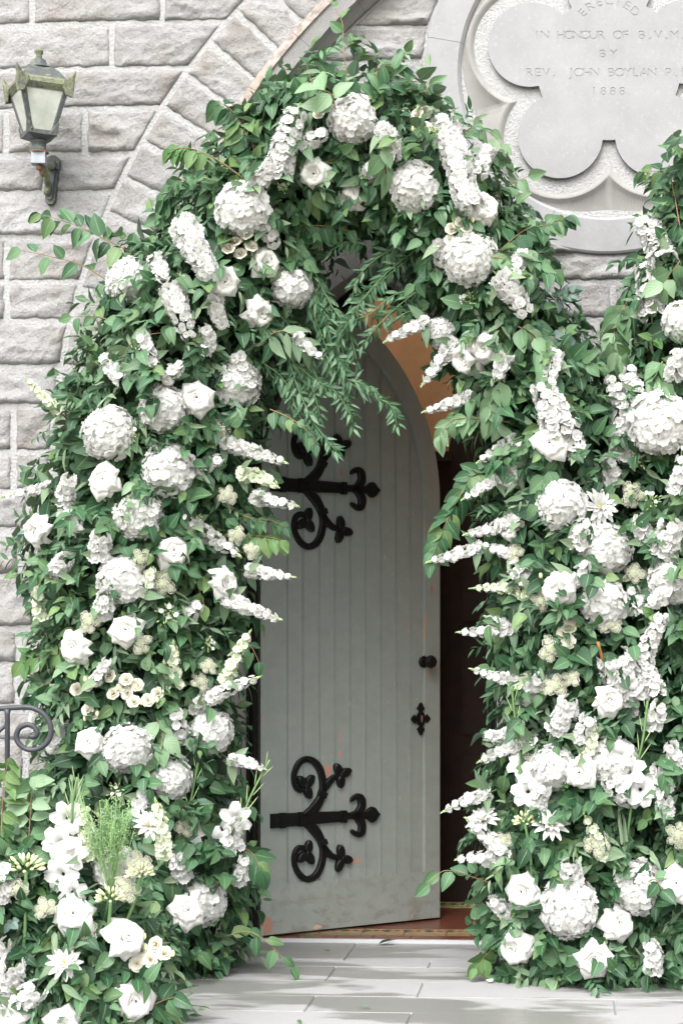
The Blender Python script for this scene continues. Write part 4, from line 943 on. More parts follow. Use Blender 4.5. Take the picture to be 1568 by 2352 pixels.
B_('leafy_branch', [(430, 1290), (450, 1330), (470, 1390)], 'ovate', 'fresh', .085, 'yellowing leaves hanging between the yarrow and the rose on the inner edge', (.07, .10), .04, .8)
B_('leafy_branch', [(360, 1650), (380, 1690), (360, 1730)], 'ovate', 'pale', .09, 'grey-green folded leaves above the lower pair of hydrangeas', (.06, .10), .04, .8, dbl=True)
B_('leafy_branch', [(740, 380), (800, 345), (780, 330)], 'ovate', 'leaf', .075, 'short dark branch below the crown hydrangea', (.06, .10), .03, .7, dbl=True)
B_('leafy_branch', [(880, 330), (880, 370), (885, 400)], 'ovate', 'pale', .105, 'two large pale leaves hanging below the crown hydrangea', (.14, .16), .05, .9)
B_('leafy_branch', [(770, 250), (760, 215), (730, 205)], 'ovate', 'pale', .105, 'broad pale leaf fan over the top of the crown hydrangea', (.12, .16), .05, .2)
B_('leafy_branch', [(670, 470), (690, 520), (740, 520), (800, 530)], 'ovate', 'leaf', .08, 'long horizontal hornbeam branch across the inside of the crown', (.03, .03), .028, 1.1, dbl=True)
B_('leafy_branch', [(700, 500), (680, 560), (705, 610)], 'ovate', 'leaf', .075, 'hanging branch beside the two inner roses under the crown', (.05, .08), .03, .8, dbl=True)
B_('leafy_branch', [(600, 780), (650, 760), (700, 790)], 'lance', 'sage', .12, 'bunch of light green strap leaves behind the short stock over the door', (.08, .1), .02, .8, group='leafy branches on the floral arch', wide=1.3)
B_('leafy_branch', [(1250, 770), (1300, 790), (1320, 810)], 'round', 'euc', .05, 'blue-grey eucalyptus sprig in the gap beside the rough stone', (.05, .07), .022, .3, group='leafy branches on the floral arch', dbl=True)
B_('leafy_branch', [(1270, 690), (1300, 680), (1320, 670)], 'round', 'euc', .045, 'blue-grey eucalyptus tip below the round-leaved branches', (.03, .06), .02, .1, group='leafy branches on the floral arch', dbl=True)
B_('leafy_branch', [(1440, 690), (1410, 760), (1420, 830)], 'ovate', 'pale', .09, 'pale long leaves hanging on the inner edge of the column', (.03, .07), .04, 1.1, mass='C', dbl=True)
B_('leafy_branch', [(1520, 830), (1510, 860), (1515, 890)], 'ovate', 'pale', .11, 'broad pale leaves above the wide hydrangea on the column', (.06, .1), .045, 1.0, mass='C', dbl=True)
B_('leafy_branch', [(1560, 600), (1530, 640), (1520, 660)], 'ovate', 'pale', .10, 'large pale leaf beside the topmost stock spikes of the column', (.06, .1), .05, .4, mass='C')
B_('leafy_branch', [(1460, 2050), (1500, 2020), (1520, 2045)], 'ovate', 'rleaf', .09, 'fresh leaves lying across the lower hydrangea on the column', (.12, .14), .045, .4, mass='C')
B_('leafy_branch', [(1130, 2180), (1110, 2200), (1095, 2225)], 'ovate', 'fresh', .085, 'yellow-edged leaves touching the paving beside the lowest rose pair', (.04, .06), .035, .6)
for pts, lb, lf in (
    ([(690, 640), (735, 760), (770, 840), (825, 895), (895, 930), (912, 980)], 'long ruscus spray curving across the planks with its tip nearest the door edge', (.02, .06)),
    ([(690, 760), (750, 830), (790, 870), (800, 930), (812, 985)], 'ruscus spray hanging straight down the middle of the door planks', (.02, .05)),
    ([(650, 770), (680, 880), (715, 960), (745, 1005), (775, 1040)], 'ruscus spray ending on the trefoil of the upper hinge', (.04, .09)),
    ([(960, 570), (890, 625), (830, 690), (785, 765)], 'pale-lit ruscus spray sweeping from the inner shoulder down to the arch apex', (.02, .08)),
    ([(1000, 640), (930, 690), (870, 745), (832, 795)], 'ruscus spray just above the veronica beside the ochre wall', (.02, .08)),
    ([(930, 560), (870, 590), (820, 640), (808, 700)], 'ruscus spray crossing the dark soffit of the door arch', (.0, .05)),
    ([(690, 560), (715, 640), (735, 700), (760, 740)], 'ruscus spray beside the inner hydrangea', (.02, .05)),
    ([(720, 700), (770, 770), (790, 820), (780, 850)], 'short ruscus spray at the door arch left of the apex', (.02, .05)),
    ([(640, 800), (690, 850), (720, 900), (735, 960)], 'dark ruscus spray left of the middle of the door', (.02, .05)),
    ([(600, 830), (650, 870), (680, 930)], 'ruscus spray at the inner edge beside the upper hydrangea and door', (.02, .05)),
    ([(840, 560), (800, 555), (760, 575)], 'small ruscus tip over the dark arch stone', (.0, .04)),
    ([(980, 720), (940, 715), (900, 740)], 'ruscus tip dipping toward the pale veronica', (.04, .08)),
    ([(680, 600), (740, 720), (765, 800), (790, 850)], 'ruscus spray hanging from the inner hydrangea to the door arch', (.03, .06)),
    ([(720, 620), (760, 700), (800, 760), (820, 830)], 'ruscus spray passing just left of the door arch apex', (.02, .05)),
    ([(660, 820), (720, 870), (770, 900), (810, 960)], 'ruscus spray under the strap leaves across the planks', (.03, .06)),
    ([(640, 720), (690, 780), (720, 850), (750, 900)], 'ruscus spray behind the short veronica over the planks', (.02, .05)),
    ([(930, 600), (850, 670), (810, 730), (770, 800)], 'second pale-lit ruscus spray under the sweeping one', (.03, .07)),
    ([(960, 660), (900, 680), (850, 720), (800, 740)], 'ruscus spray lying level across the top of the opening', (.03, .07)),
    ([(620, 860), (660, 900), (690, 960), (720, 1000)], 'thin ruscus spray over the shaded left edge of the planks', (.02, .05)),
    ([(740, 800), (775, 860), (830, 880), (860, 900)], 'dense ruscus spray lying over the left side of the longest spray', (.03, .06))):
    B_('ruscus_spray', pts, 'lance', 'lance', .056, lb, lf, .017, .3, spread=.7, cat='foliage spray', stem='stem', face=(.2, -1, .3), dbl=True, mass='A', wide=.95)

# ------------------------------------------------------------------ petals and blooms (unit size, facing +Z)
def grid(fn, nu, nv):
    v, uv = [], []
    for j in range(nv+1):
        for i in range(nu+1): u, t = -1 + 2*i/nu, j/nv; v.append(fn(u, t)); uv.append((i/nu, t))
    f = [(j*(nu+1)+i, j*(nu+1)+i+1, (j+1)*(nu+1)+i+1, (j+1)*(nu+1)+i) for j in range(nv) for i in range(nu)]
    return v, f, uv
def put_grid(mb, fn, nu, nv, Mx, mi=0):
    v, f, uv = grid(fn, nu, nv); mb.add([Mx @ Vector(p) for p in v], f, mi, uv)
def petal_fn(L, w, cup=.15, tipw=.75, ruffle=.0, seed=0.0, lift=0.0, notch=0.0):
    def fn(u, t):
        wt = w*math.sin(math.pi*min(1, (t*.86+.04)))**tipw; x = u*wt; y = L*(t - notch*t*t*(1-abs(u))) ; z = lift*t + cup*(u*u*.5 - (t-.4)**2) + ruffle*math.sin(u*4+seed)*t
        return (x, y, z)
    return fn
def hydrangea_mesh(seed):
    random.seed(seed); mb = MB(); n = 130
    for i in range(n):
        z = 1 - 1.55*(i+.5)/n; a = i*2.39996 + random.uniform(-.15, .15); r = math.sqrt(max(0, 1-z*z)); d = Vector((r*math.cos(a), r*math.sin(a), z*.86)); rad = random.uniform(.88, 1.04) + .11*noise.noise(d*1.8 + Vector((seed*3, 0, 0)))
        F = frame((d + rv(.28)).normalized(), random.uniform(0, 6.28), d*rad*.93); sz = random.uniform(.175, .235)
        for k in range(4):
            put_grid(mb, petal_fn(sz, sz*.64, random.uniform(.02, .10), .48, .018, random.uniform(0, 6), random.uniform(-.02, .05)), 3, 3, F @ Matrix.Rotation(math.pi/2*k + random.uniform(-.12, .12), 4, 'Z') @ Matrix.Rotation(random.uniform(-.1, .35), 4, 'X'))
    mb.ball((0, 0, -.02), (.87, .87, .76), 0, None, 14, 10)
    return mb.mesh('florets', [M['hyd'], M['cream']])
def rose_heart_mesh(seed, mat='rose'):
    random.seed(seed); mb = MB(); a = random.uniform(0, 6)
    for r, h, n, sp in ((.075, .46, 2, 1.6), (.15, .47, 3, 1.2), (.235, .455, 3, 1.2), (.33, .43, 4, 1.0), (.43, .40, 4, .95), (.54, .36, 4, .95), (.62, .27, 5, .8)):
        for k in range(n):
            a0 = a + 2*math.pi*k/n + random.uniform(-.1, .1); rj = r*random.uniform(.95, 1.06); hj = h*random.uniform(.95, 1.05)
            def fn(u, t, a0=a0, rj=rj, hj=hj, sp=sp):
                an = a0 + u*sp; R = rj*(.45+.55*math.sin(t*1.5))*(1+.10*u) + (.05*max(0, t-.8)/.2); z = hj*(math.sin(t*1.57)) - .02*max(0, t-.85)/.15*2 - .05*u*u
                return (R*math.cos(an), R*math.sin(an), z-.05)
            put_grid(mb, fn, 6, 4, Matrix())
        a += .7
    return mb.mesh('heart', M[mat])
def rose_petal(seed, L, w, flare):
    random.seed(seed); s1, s2 = random.uniform(-.06, .06), random.uniform(0, 6)
    def fn(u, t):
        wt = w*(1-(1-t/.55)**2)**.7 if t < .55 else w*(1-((t-.55)/.45)**1.45)**.9; wt = max(wt, .02)
        x = .14 + (L-.14)*t; z = flare[0]*math.sin(t*2.0) - flare[1]*t**2.4; z += -.30*u*u*t**1.3 + .05*math.sin(3*u+s2)*t - .05*max(0, t-.85)/.15
        return (x - .05*abs(u)**2*t, u*wt + s1*t*t, z)
    return mesh('petal', *grid(fn, 8, 7)[:2], M['rose'], True, grid(fn, 8, 7)[2])
def floret_mesh(seed, mat, double=True, name='floret'):
    random.seed(seed); mb = MB()
    for ring, n, L, tilt in ((0, 5, 1.0, .28), (1, 4, .68, .75)) if double else ((0, 5, 1.0, .35),):
        for k in range(n):
            put_grid(mb, petal_fn(L*random.uniform(.88, 1.08), .56*L, random.uniform(.02, .2), .55, .07, random.uniform(0, 6), .0, .12), 3, 3, Matrix.Rotation(2*math.pi*k/n + ring*.6 + random.uniform(-.2, .2), 4, 'Z') @ Matrix.Rotation(tilt + random.uniform(-.15, .2), 4, 'X'))
    return mb.mesh(name, M[mat])
def buds_mesh(seed, n, mat, mat2):
    random.seed(seed); mb = MB()
    for i in range(n):
        t = i/n; a = i*2.4; r = .42*(1-t*.75)
        mb.ball((math.cos(a)*r, math.sin(a)*r, t*1.5), (.17*(1-.5*t), .17*(1-.5*t), .26*(1-.4*t)), 0 if random.random() < .5 else 1, None, 6, 4)
    mb.tube([(0, 0, -.2), (0, 0, 1.4)], .06, 5, 0); return mb.mesh('bud_tip', [M[mat], M[mat2]])
def bead_mesh(seed):
    random.seed(seed); mb = MB(); n = 190
    for i in range(n):
        z = 1 - .85*(i+.5)/n; a = i*2.39996; r = math.sqrt(max(0, 1-z*z)); d = Vector((r*math.cos(a), r*math.sin(a), z*.62)); rad = 1 + .45*noise.noise(d*2.6 + Vector((seed, 0, 0))); mb.ball(d*rad + rv(.04), random.uniform(.05, .078), 0, None, 5, 3)
    mb.ball((0, 0, .08), (.66, .66, .36), 1, None, 10, 6); return mb.mesh('bead_head', [M['bead'], M['green']])
st_rand = random.getstate()
HYD = [hydrangea_mesh(s) for s in range(5)]; HEART = [rose_heart_mesh(s) for s in range(4)]
OUTP = [rose_petal(s, 1.0, .46, (.34, .42)) for s in range(5)]; INP = [rose_petal(20+s, .80, .46, (.46, .26)) for s in range(4)]
FLO = {m: [floret_mesh(40+s, m, m != 'white1') for s in range(3)] for m in ('stock', 'white', 'green')}
BUD = {'stock': buds_mesh(1, 16, 'budg', 'stock'), 'green': buds_mesh(2, 18, 'budg', 'green'), 'white': buds_mesh(3, 14, 'budg', 'white')}
BEAD = [bead_mesh(s) for s in range(3)]
random.setstate(st_rand)
LAB = []
def facing(n, jitter=.22, up=.12):
    return (n*.75 + Vector((.1, -.8, up)) + rv(jitter)).normalized()
def rim_leaves(root, r, n, kind, mat, size, a0=None):
    for k in range(n):
        a = (a0 if a0 is not None else random.uniform(0, 6.28)) + 6.28*k/n + random.uniform(-.35, .35); d = Vector((math.cos(a), math.sin(a), -.15))
        add_leaf(root, kind, mat, leaf_mat(d*r*.62 + Vector((0, 0, -r*.45)), d + rv(.12), Vector((0, 0, 1)) + rv(.25) + d*.2, size*random.uniform(.85, 1.1)))
def hydrangea(x, y, r, label, lift=None, mass=None):
    R = r*MPX(-.85); q, n, t = surf(x, y, R*.62 if lift is None else lift, mass); R = r*MPX(q.y)
    root = thing('hydrangea', label, 'hydrangea', frame(facing(n, .2), random.uniform(0, 6.28), q), 'white hydrangeas in the flower arrangement')
    link('florets', random.choice(HYD), root, scaled(Matrix(), R*random.uniform(.93, 1.06), R*random.uniform(.90, 1.06), R*random.uniform(.85, 1.0)), 'stuff'); rim_leaves(root, R, 3, 'heart', 'big', R*random.uniform(1.15, 1.4))
def rose(x, y, r, label, lift=None, mass=None, up=.12):
    q, n, t = surf(x, y, .10 if lift is None else lift, mass); R = r*MPX(q.y)*1.12
    root = thing('rose', label, 'rose', frame(facing(n, .32, up), random.uniform(0, 6.28), q), 'large white roses in the flower arrangement')
    link('heart', random.choice(HEART), root, scaled(Matrix(), R*.92)); o = random.uniform(0, 1)
    for k in range(5): link('petal', random.choice(INP), root, scaled(Matrix.Translation((0, 0, -.02*R)) @ Matrix.Rotation(2*math.pi*k/5 + o + .5 + random.uniform(-.12, .12), 4, 'Z') @ Matrix.Rotation(random.uniform(-.28, -.05), 4, 'Y'), R))
    for k in range(7): link('petal', random.choice(OUTP), root, scaled(Matrix.Translation((0, 0, -.10*R)) @ Matrix.Rotation(2*math.pi*k/7 + o + random.uniform(-.2, .2), 4, 'Z') @ Matrix.Rotation(random.uniform(-.22, .22), 4, 'Y') @ Matrix.Rotation(random.uniform(-.25, .25), 4, 'X'), R*random.uniform(.88, 1.12)))
    rim_leaves(root, R, 2, 'ovate', 'rleaf', R*1.15)
def spike(pts, w, label, kind='stock', tip=True, lift=(.08, .115), mass=None, name='stock_spike', cat='stock flower', leaves=3, taper=.45):
    P = [surf(x, y, lift[0] + (lift[1]-lift[0])*i/(len(pts)-1), mass)[0] for i, (x, y) in enumerate(pts)]; C_ = bez(P, 12); base = C_[0]; k = MPX(base.y); C_ = [p-base for p in C_]
    root = thing(name, label, cat, Matrix.Translation(base), {'stock': 'white stock spikes in the flower arrangement', 'green': 'pale green snapdragon spikes', 'white': 'white delphinium spikes in the flower arrangement'}[kind])
    L = sum((b-a).length for a, b in zip(C_, C_[1:])); Wd = w*k
    mb = MB(); ext = C_[0] - (C_[1]-C_[0]).normalized()*.05 + Vector((0, .04, 0)); mb.tube([ext] + C_, .0032, 5); link('stem', mb.mesh('stem', M['stem']), root)
    fs = min(Wd*.46, .024); step = fs*1.08; n = max(2, int(L*(.88 if tip else 1)/step))
    for i in range(n+1):
        t = (i/n)*(.86 if tip else 1.0); j = min(int(t*12), 11); p = C_[j].lerp(C_[j+1], t*12-j); d = (C_[j+1]-C_[j]).normalized(); tp = 1-(1-taper)*t*t; s = fs*tp
        m = max(3, int(round(2.1*Wd*tp/fs*.78)))
        for q in range(m):
            a = random.uniform(-.35, .35) + math.pi*(q-(m-1)/2)/max(1, m-1)*1.25 + (.3 if i % 2 else -.3); b1 = d.cross(Vector((0, -1, 0))); b1 = b1.normalized() if b1.length > .1 else Vector((1, 0, 0)); b2 = b1.cross(d)
            if b2.y > 0: b2 = -b2
            o = b2*math.cos(a) + b1*math.sin(a); link('floret', random.choice(FLO[kind]), root, scaled(frame((o + d*.35 + rv(.3)).normalized(), random.uniform(0, 6.28), p + o*max(.003, Wd*.5*tp - s*.55)), s*random.uniform(.88, 1.15)))
    if tip:
        d = (C_[-1]-C_[-2]).normalized(); link('bud_tip', BUD[kind], root, scaled(frame(d, 0, C_[10] - d*.004), min(fs*.9, Wd*.3), None, min(.03, L*.16)))
    for i in range(leaves):
        d = (C_[1]-C_[0]).normalized(); a = 6.28*i/max(1, leaves) + random.uniform(-.5, .5); o = d.orthogonal(); o.rotate(Matrix.Rotation(a, 3, d)); add_leaf(root, 'lance', 'sage', leaf_mat(C_[0]-d*.005*i, o + d*.5 + Vector((0, -.25, -.1)), Vector((0, -1, .3)) + rv(.3), random.uniform(.07, .1), 1.3))
def yarrow(x, y, r, label, lift=.07, mass=None):
    q, n, t = surf(x, y, lift, mass); R = r*MPX(q.y); F = facing(n, .35, .35)
    root = thing('yarrow_head', label, 'yarrow', frame(F, random.uniform(0, 6.28), q), 'cream yarrow heads in the flower arrangement')
    for k, (ox, oy, s) in enumerate(((0, 0, .62), (.62, .28, .46), (-.58, .38, .42), (.12, -.66, .48), (-.5, -.42, .34), (.2, .72, .36))):
        link('bead_head', BEAD[k % 3], root, scaled(Matrix.Translation((ox*R, oy*R, -.16*R*(k > 0) + random.uniform(-.08, .1)*R)), R*s), 'stuff')
    mb = MB(); mb.tube([(0, 0, 0), (.05*R, 0, -R*1.2), (0, .1*R, -R*3)], .002, 5); link('stem', mb.mesh('stem', M['twig']), root)
SMALLP = None
def spray_rose(spots, r, label, lift=.07, mass=None, buds=3):
    qs = [surf(x, y, lift + random.uniform(-.01, .02), mass)[0] for x, y in spots]; c = sum(qs, Vector())/len(qs) + Vector((0, .09, -.05)); root = thing('spray_rose', label, 'spray rose', Matrix.Translation(c), 'small cream spray roses')
    for q in qs:
        R = r*MPX(q.y)*1.12; Mx = frame((Vector((0, -1, .3)) + (q-c)*2.5 + rv(.4)).normalized(), random.uniform(0, 6.28), q-c)
        link('bloom', SPR[random.randrange(3)], root, scaled(Mx, R)); mb = MB(); mb.tube(bez([(0, 0, 0), (q-c)*.5 + rv(.01), (q-c)], 5), .0016, 5); link('stem', mb.mesh('stem', M['stem']), root)
    for _ in range(buds):
        q = random.choice(qs) + Vector((random.choice((-1, 1))*random.uniform(.02, .035), .0, random.uniform(-.03, .03))) - c; mb = MB(); mb.ball((0, 0, 0), (.007, .007, .011), 0, None, 8, 5); mb.tube([(0, 0, 0), (-q)*.3], .0013, 4, 1); link('bud', mb.mesh('bud', [M['ybud'], M['stem']]), root, Matrix.Translation(q))
    for _ in range(3): q = random.choice(qs)-c; add_leaf(root, 'ovate', 'rleaf', leaf_mat(q*.85 + Vector((0, .015, 0)), rv(1) + Vector((0, -.2, -.2)), Vector((0, -1, .4)) + rv(.3), .05))
def spray_bloom(seed):
    random.seed(seed); mb = MB(); a = 0
    for r, h, n, sp in ((.12, .5, 2, 1.6), (.25, .5, 3, 1.15), (.42, .46, 4, 1.0), (.62, .36, 5, .85), (.9, .15, 6, .65)):
        for k in range(n):
            a0 = a + 2*math.pi*k/n + random.uniform(-.15, .15)
            def fn(u, t, a0=a0, r=r, h=h, sp=sp):
                an = a0+u*sp; R = r*(.35+.65*math.sin(t*1.5))*(1+.08*u); return (R*math.cos(an), R*math.sin(an), h*math.sin(t*1.57)*1.0 - .08*u*u - (.1*t*t if r > .8 else 0))
            put_grid(mb, fn, 4, 3, Matrix())
        a += .8
    return mb.mesh('bloom', M['cream'])
st_rand = random.getstate(); SPR = [spray_bloom(s) for s in range(3)]
def dahlia_petal(seed):
    random.seed(seed)
    def fn(u, t): w = .15*math.sin(math.pi*min(1, t*.9+.06))**.7; return (.1+.9*t, u*w, .14*math.sin(t*2.2) + .10*u*u)
    return mesh('petal', *grid(fn, 2, 5)[:2], M['white'], True, grid(fn, 2, 5)[2])
DPT = [dahlia_petal(s) for s in range(2)]; mb = MB()
for i in range(40): z = 1-.9*(i+.5)/40; a = i*2.4; r = math.sqrt(1-z*z); mb.ball((r*math.cos(a)*.16, r*math.sin(a)*.16, z*.12), .034, 0, None, 5, 3)
DISC = mb.mesh('disc', M['disc'])
mb = MB(); mb.tube([(0, 0, .15), (0, 0, .62)], .018, 4, 1); mb.tube([(0, 0, .58), (0, 0, .75), (0, 0, .92), (0, 0, 1.02)], [.03, .085, .075, .01], 6, 0); ABUD = mb.mesh('bud', [M['ybud'], M['stem']])
mb = MB(); mb.tube([(0, 0, 0), (0, 0, .5)], .03, 4, 1); mb.tube([(0, 0, .45), (0, 0, .8), (0, 0, 1.0)], [.05, .10, .02], 6, 0); GBUD = mb.mesh('bud', [M['green'], M['stem']])
def glad_flower(seed):
    random.seed(seed); mb = MB()
    for k in range(6):
        def fn(u, t, k=k): w = .40*math.sin(math.pi*min(1, t*.84+.05))**.7; R = .10 + .95*t**1.35; return (R, u*w, .75*t**.7 - .55*t**3 + .10*u*u + .06*math.sin(5*u+k)*t)
        put_grid(mb, fn, 4, 5, Matrix.Rotation(math.pi/3*k + random.uniform(-.1, .1), 4, 'Z') @ Matrix.Rotation(random.uniform(-.1, .12), 4, 'Y'))
    return mb.mesh('flower', M['white'])
GLF = [glad_flower(s) for s in range(3)]
def glad_bud():
    mb = MB(); mb.tube(bez([(0, 0, 0), (.03, 0, .35), (.02, 0, .75), (0, 0, 1.0)], 8), [.05, .085, .10, .105, .10, .085, .065, .04, .01], 7); return mb.mesh('bud', M['green'])
GLB = glad_bud(); random.setstate(st_rand)
def dahlia(x, y, r, label, lift=.08, mass=None, F=None, stem=True):
    q, n, t = surf(x, y, lift, mass); R = r*MPX(q.y); root = thing('dahlia', label, 'dahlia', frame(F or facing(n, .25, .3), random.uniform(0, 6.28), q), 'white dahlias with yellow centres')
    for m, sc, tl, z in ((12, 1.0, .05, -.06), (11, .82, -.35, .0), (8, .55, -.75, .04)):
        for k in range(m): link('petal', random.choice(DPT), root, scaled(Matrix.Translation((0, 0, z*R)) @ Matrix.Rotation(6.283*k/m + random.uniform(-.12, .12) + sc, 4, 'Z') @ Matrix.Rotation(tl + random.uniform(-.12, .12), 4, 'Y'), R*sc))
    link('disc', DISC, root, scaled(Matrix.Translation((0, 0, .1*R)), R)); 
    mb = MB(); mb.tube([(0, 0, -.02*R), (0, 0, -.5*R), (R*.1, 0, -1.4*R)], .003, 5); link('stem', mb.mesh('stem', M['stem']), root)
def agapanthus(x, y, r, foot, label, lift=.12, mass=None, up=.4):
    q, n, t = surf(x, y, lift, mass); R = r*MPX(q.y); root = thing('agapanthus', label, 'agapanthus', Matrix.Translation(q), 'pale agapanthus heads')
    for i in range(26):
        z = 1-1.15*(i+.5)/26; a = i*2.4; rr = math.sqrt(1-z*z); d = Vector((rr*math.cos(a), rr*math.sin(a)*.8-.25, z*.7+.1)); link('bud', ABUD, root, scaled(frame(d, 0, (0, 0, 0)), R*random.uniform(.9, 1.1)))
    f = surf(*foot, .05, mass)[0] - q; mb = MB(); mb.tube(bez([(0, 0, 0), f*.5 + Vector((.006, 0, 0)), f], 8), .0055, 7); link('stem', mb.mesh('stem', M['stem']), root)
def cluster(x, y, r, label, lift=.07, mass=None):
    q, n, t = surf(x, y, lift, mass); R = r*MPX(q.y); root = thing('bouvardia_cluster', label, 'flower buds', frame(facing(n, .3, .3), random.uniform(0, 6.28), q), 'clusters of green and white buds')
    for i in range(22):
        z = 1-.95*(i+.5)/22; a = i*2.4; rr = math.sqrt(1-z*z); d = Vector((rr*math.cos(a), rr*math.sin(a), z)) + rv(.15); o = Vector((random.uniform(-.35, .35), random.uniform(-.35, .35), -.2))*R
        link('bud', GBUD, root, scaled(frame(d, 0, o), R*random.uniform(.55, .8)))
    for k in range(4): link('floret', random.choice(FLO['white']), root, scaled(frame((Vector((0, 0, 1)) + rv(.6)).normalized(), 0, rv(.6)*R + Vector((0, 0, R*.4))), R*.20))
    rim_leaves(root, R, 3, 'lance', 'sage', R*1.4)
def gladiolus(buds, blooms, label, bs=26, lift=.10, mass=None, foot=None):
    """buds: path base -> tip in photo points; blooms: (x, y, r)"""
    P = [surf(x, y, lift, mass)[0] for x, y in buds]; C_ = bez(P, 10); base = C_[0]; k = MPX(base.y); root = thing('gladiolus', label, 'gladiolus', Matrix.Translation(base), 'white gladiolus spikes'); C_ = [p-base for p in C_]
    pts = list(C_)
    if foot: f = surf(*foot, lift-.05, mass)[0]-base; pts = [f, f*.5] + pts
    mb = MB(); mb.tube(pts, .0045, 6); link('stem', mb.mesh('stem', M['stem']), root)
    nb = 7
    for i in range(nb):
        t = i/(nb-1)*.92; j = min(int(t*10), 9); p = C_[j].lerp(C_[j+1], t*10-j); d = (C_[j+1]-C_[j]).normalized(); sd = d.cross(Vector((0, -1, 0))).normalized()*(1 if i % 2 else -1)
        link('bud', GLB, root, scaled(frame(d*1.0 + sd*.32 + Vector((0, -.2, 0)), 0, p + sd*.006), bs*.62*k*(1.15-.45*t), None, bs*2.3*k*(1.1-.4*t)))
    for x, y, r in blooms:
        q = surf(x, y, lift+.01, mass)[0]-base; link('flower', random.choice(GLF), root, scaled(frame(facing(Vector((0, -1, 0)), .5, .15), random.uniform(0, 6.28), q + Vector((0, .03, 0))), r*MPX((q+base).y)))
    for s in (-1, 1):
        o = (foot and (surf(*foot, lift, mass)[0]-base)) or Vector((0, .02, -.05)); add_leaf(root, 'strap', 'sage', leaf_mat(o + Vector((0, .03, 0)), Vector((.10*s, .05, 1)) + rv(.1), Vector((.5*s, -1, .2)), .2, .45))
# ------------------------------------------------------------------ the blooms (photo point, radius in photo points, which one it is)
def H_(x, y, r, *a): hydrangea(x, y, r*1.06, *a)
H_(808, 275, 58, 'crown hydrangea at the top of the arch under a fan of pale leaves')
H_(557, 478, 60, 'round hydrangea on the upper arch shoulder nearest the lantern')
H_(953, 430, 58, 'hydrangea right of the arch top beside the tall hanging stock')
H_(298, 646, 57, 'outermost upper hydrangea against the stones below the dark branches')
H_(672, 660, 50, 'inner hydrangea beside the dark soffit of the door arch')
H_(545, 882, 54, 'hydrangea with a stock tip lying over it, left of the upper hinge', None)
H_(375, 938, 54, 'hydrangea directly left of the rose at upper mid height')
H_(253, 995, 64, 'largest hydrangea on the outer edge with green buds over its side')
H_(388, 1078, 62, 'big full hydrangea right of the single rose on the left leg')
H_(320, 1185, 56, 'hydrangea just below and left of the big full one')
H_(283, 1333, 55, 'hydrangea with yarrow resting on its right edge')
H_(488, 1680, 52, 'hydrangea on the inner edge below the long white veronica')
H_(290, 1720, 58, 'hydrangea touching the rose near the handrail scroll')
H_(392, 1785, 54, 'hydrangea lowest of the pair near the handrail height')
H_(1078, 592, 64, 'large shoulder hydrangea partly covered by big pale leaves')
H_(1012, 765, 36, 'small hydrangea hanging beside the veronica in front of the ochre wall')
H_(1290, 1160, 58, 'hydrangea joined to the dahlia on the right leg')
H_(1387, 1258, 60, 'hydrangea with leaves over its top below the dahlia')
H_(1385, 1385, 57, 'hydrangea with yarrow tucked at its lower edge on the right leg')
H_(1512, 970, 68, 'widest hydrangea on the upper column')
H_(1560, 738, 42, 'hydrangea cut by the photo edge on the upper column')
H_(1540, 1330, 52, 'hydrangea at the photo edge level with the rose on the right leg')
H_(1408, 1750, 54, 'hydrangea behind the gladiolus buds on the right leg')
H_(1268, 1765, 54, 'hydrangea with yarrow in front beside the lower right rose')
H_(1305, 2088, 66, 'very large low hydrangea between two roses near the paving')
H_(1465, 2040, 62, 'low hydrangea with leaves across it at the foot of the column')
H_(465, 2067, 62, 'low hydrangea with a rose in front at the foot of the left leg')
H_(265, 1990, 54, 'hydrangea half hidden behind airy green grass in the low bank', .02, 'F')
H_(1165, 660, 30, 'small ragged hydrangea behind hanging pale leaves on the right shoulder')
def Ro(x, y, r, *a, **k): rose(x, y, r*1.10, *a, **k)
Ro(720, 398, 33, 'rose at the inner crown beside the upper stock')
Ro(803, 455, 31, 'rose in the middle of the crown facing straight out')
Ro(516, 648, 36, 'lower of the two roses on the left shoulder')
Ro(610, 603, 34, 'upper of the two roses on the left shoulder')
Ro(597, 720, 33, 'rose just below the inner hydrangea of the left shoulder')
Ro(451, 915, 38, 'pointed rose between two hydrangeas on the upper left leg')
Ro(240, 1103, 38, 'star-shaped rose below the largest outer hydrangea')
Ro(399, 1267, 39, 'rose on the left leg beside the stock pointing at the hinge')
Ro(84, 1220, 36, 'outermost rose against the wall stones')
Ro(516, 1340, 34, 'rose near the black frame between two white veronicas')
Ro(290, 1447, 35, 'rose with yarrow at its lower side')
Ro(172, 1487, 37, 'rose left of the yarrow pair near the yellow-tipped shoot')
Ro(205, 1705, 36, 'rose right of the handrail scroll')
Ro(1113, 478, 35, 'rose at the lower end of the tall hanging stock')
Ro(1068, 825, 38, 'rose in front of the ochre wall next to its cream twin')
Ro(1112, 800, 32, 'cream rose facing its white neighbour on the right shoulder')
Ro(1262, 1018, 38, 'rose under the thick stock of the right leg')
Ro(1170, 1090, 35, 'rose beside the veronicas level with the upper hinge')
Ro(1285, 1355, 38, 'rose level with the middle of the door on the right leg')
Ro(1331, 1775, 36, 'rose between two hydrangeas on the lower right leg')
Ro(1398, 1608, 36, 'rose below the big stock head on the right leg')
Ro(1200, 2048, 40, 'rose left of the very large low hydrangea')
Ro(1420, 2122, 38, 'rose between the two low hydrangeas at the column foot')
Ro(1182, 2178, 41, 'rose beside the paving at the inner foot of the right leg')
Ro(1363, 2203, 40, 'lowest rose of the right leg facing out near the paving')
Ro(1552, 2030, 38, 'rose at the photo edge beside the low column hydrangea')
Ro(430, 2092, 36, 'rose in front of the low hydrangea of the left leg', .14)
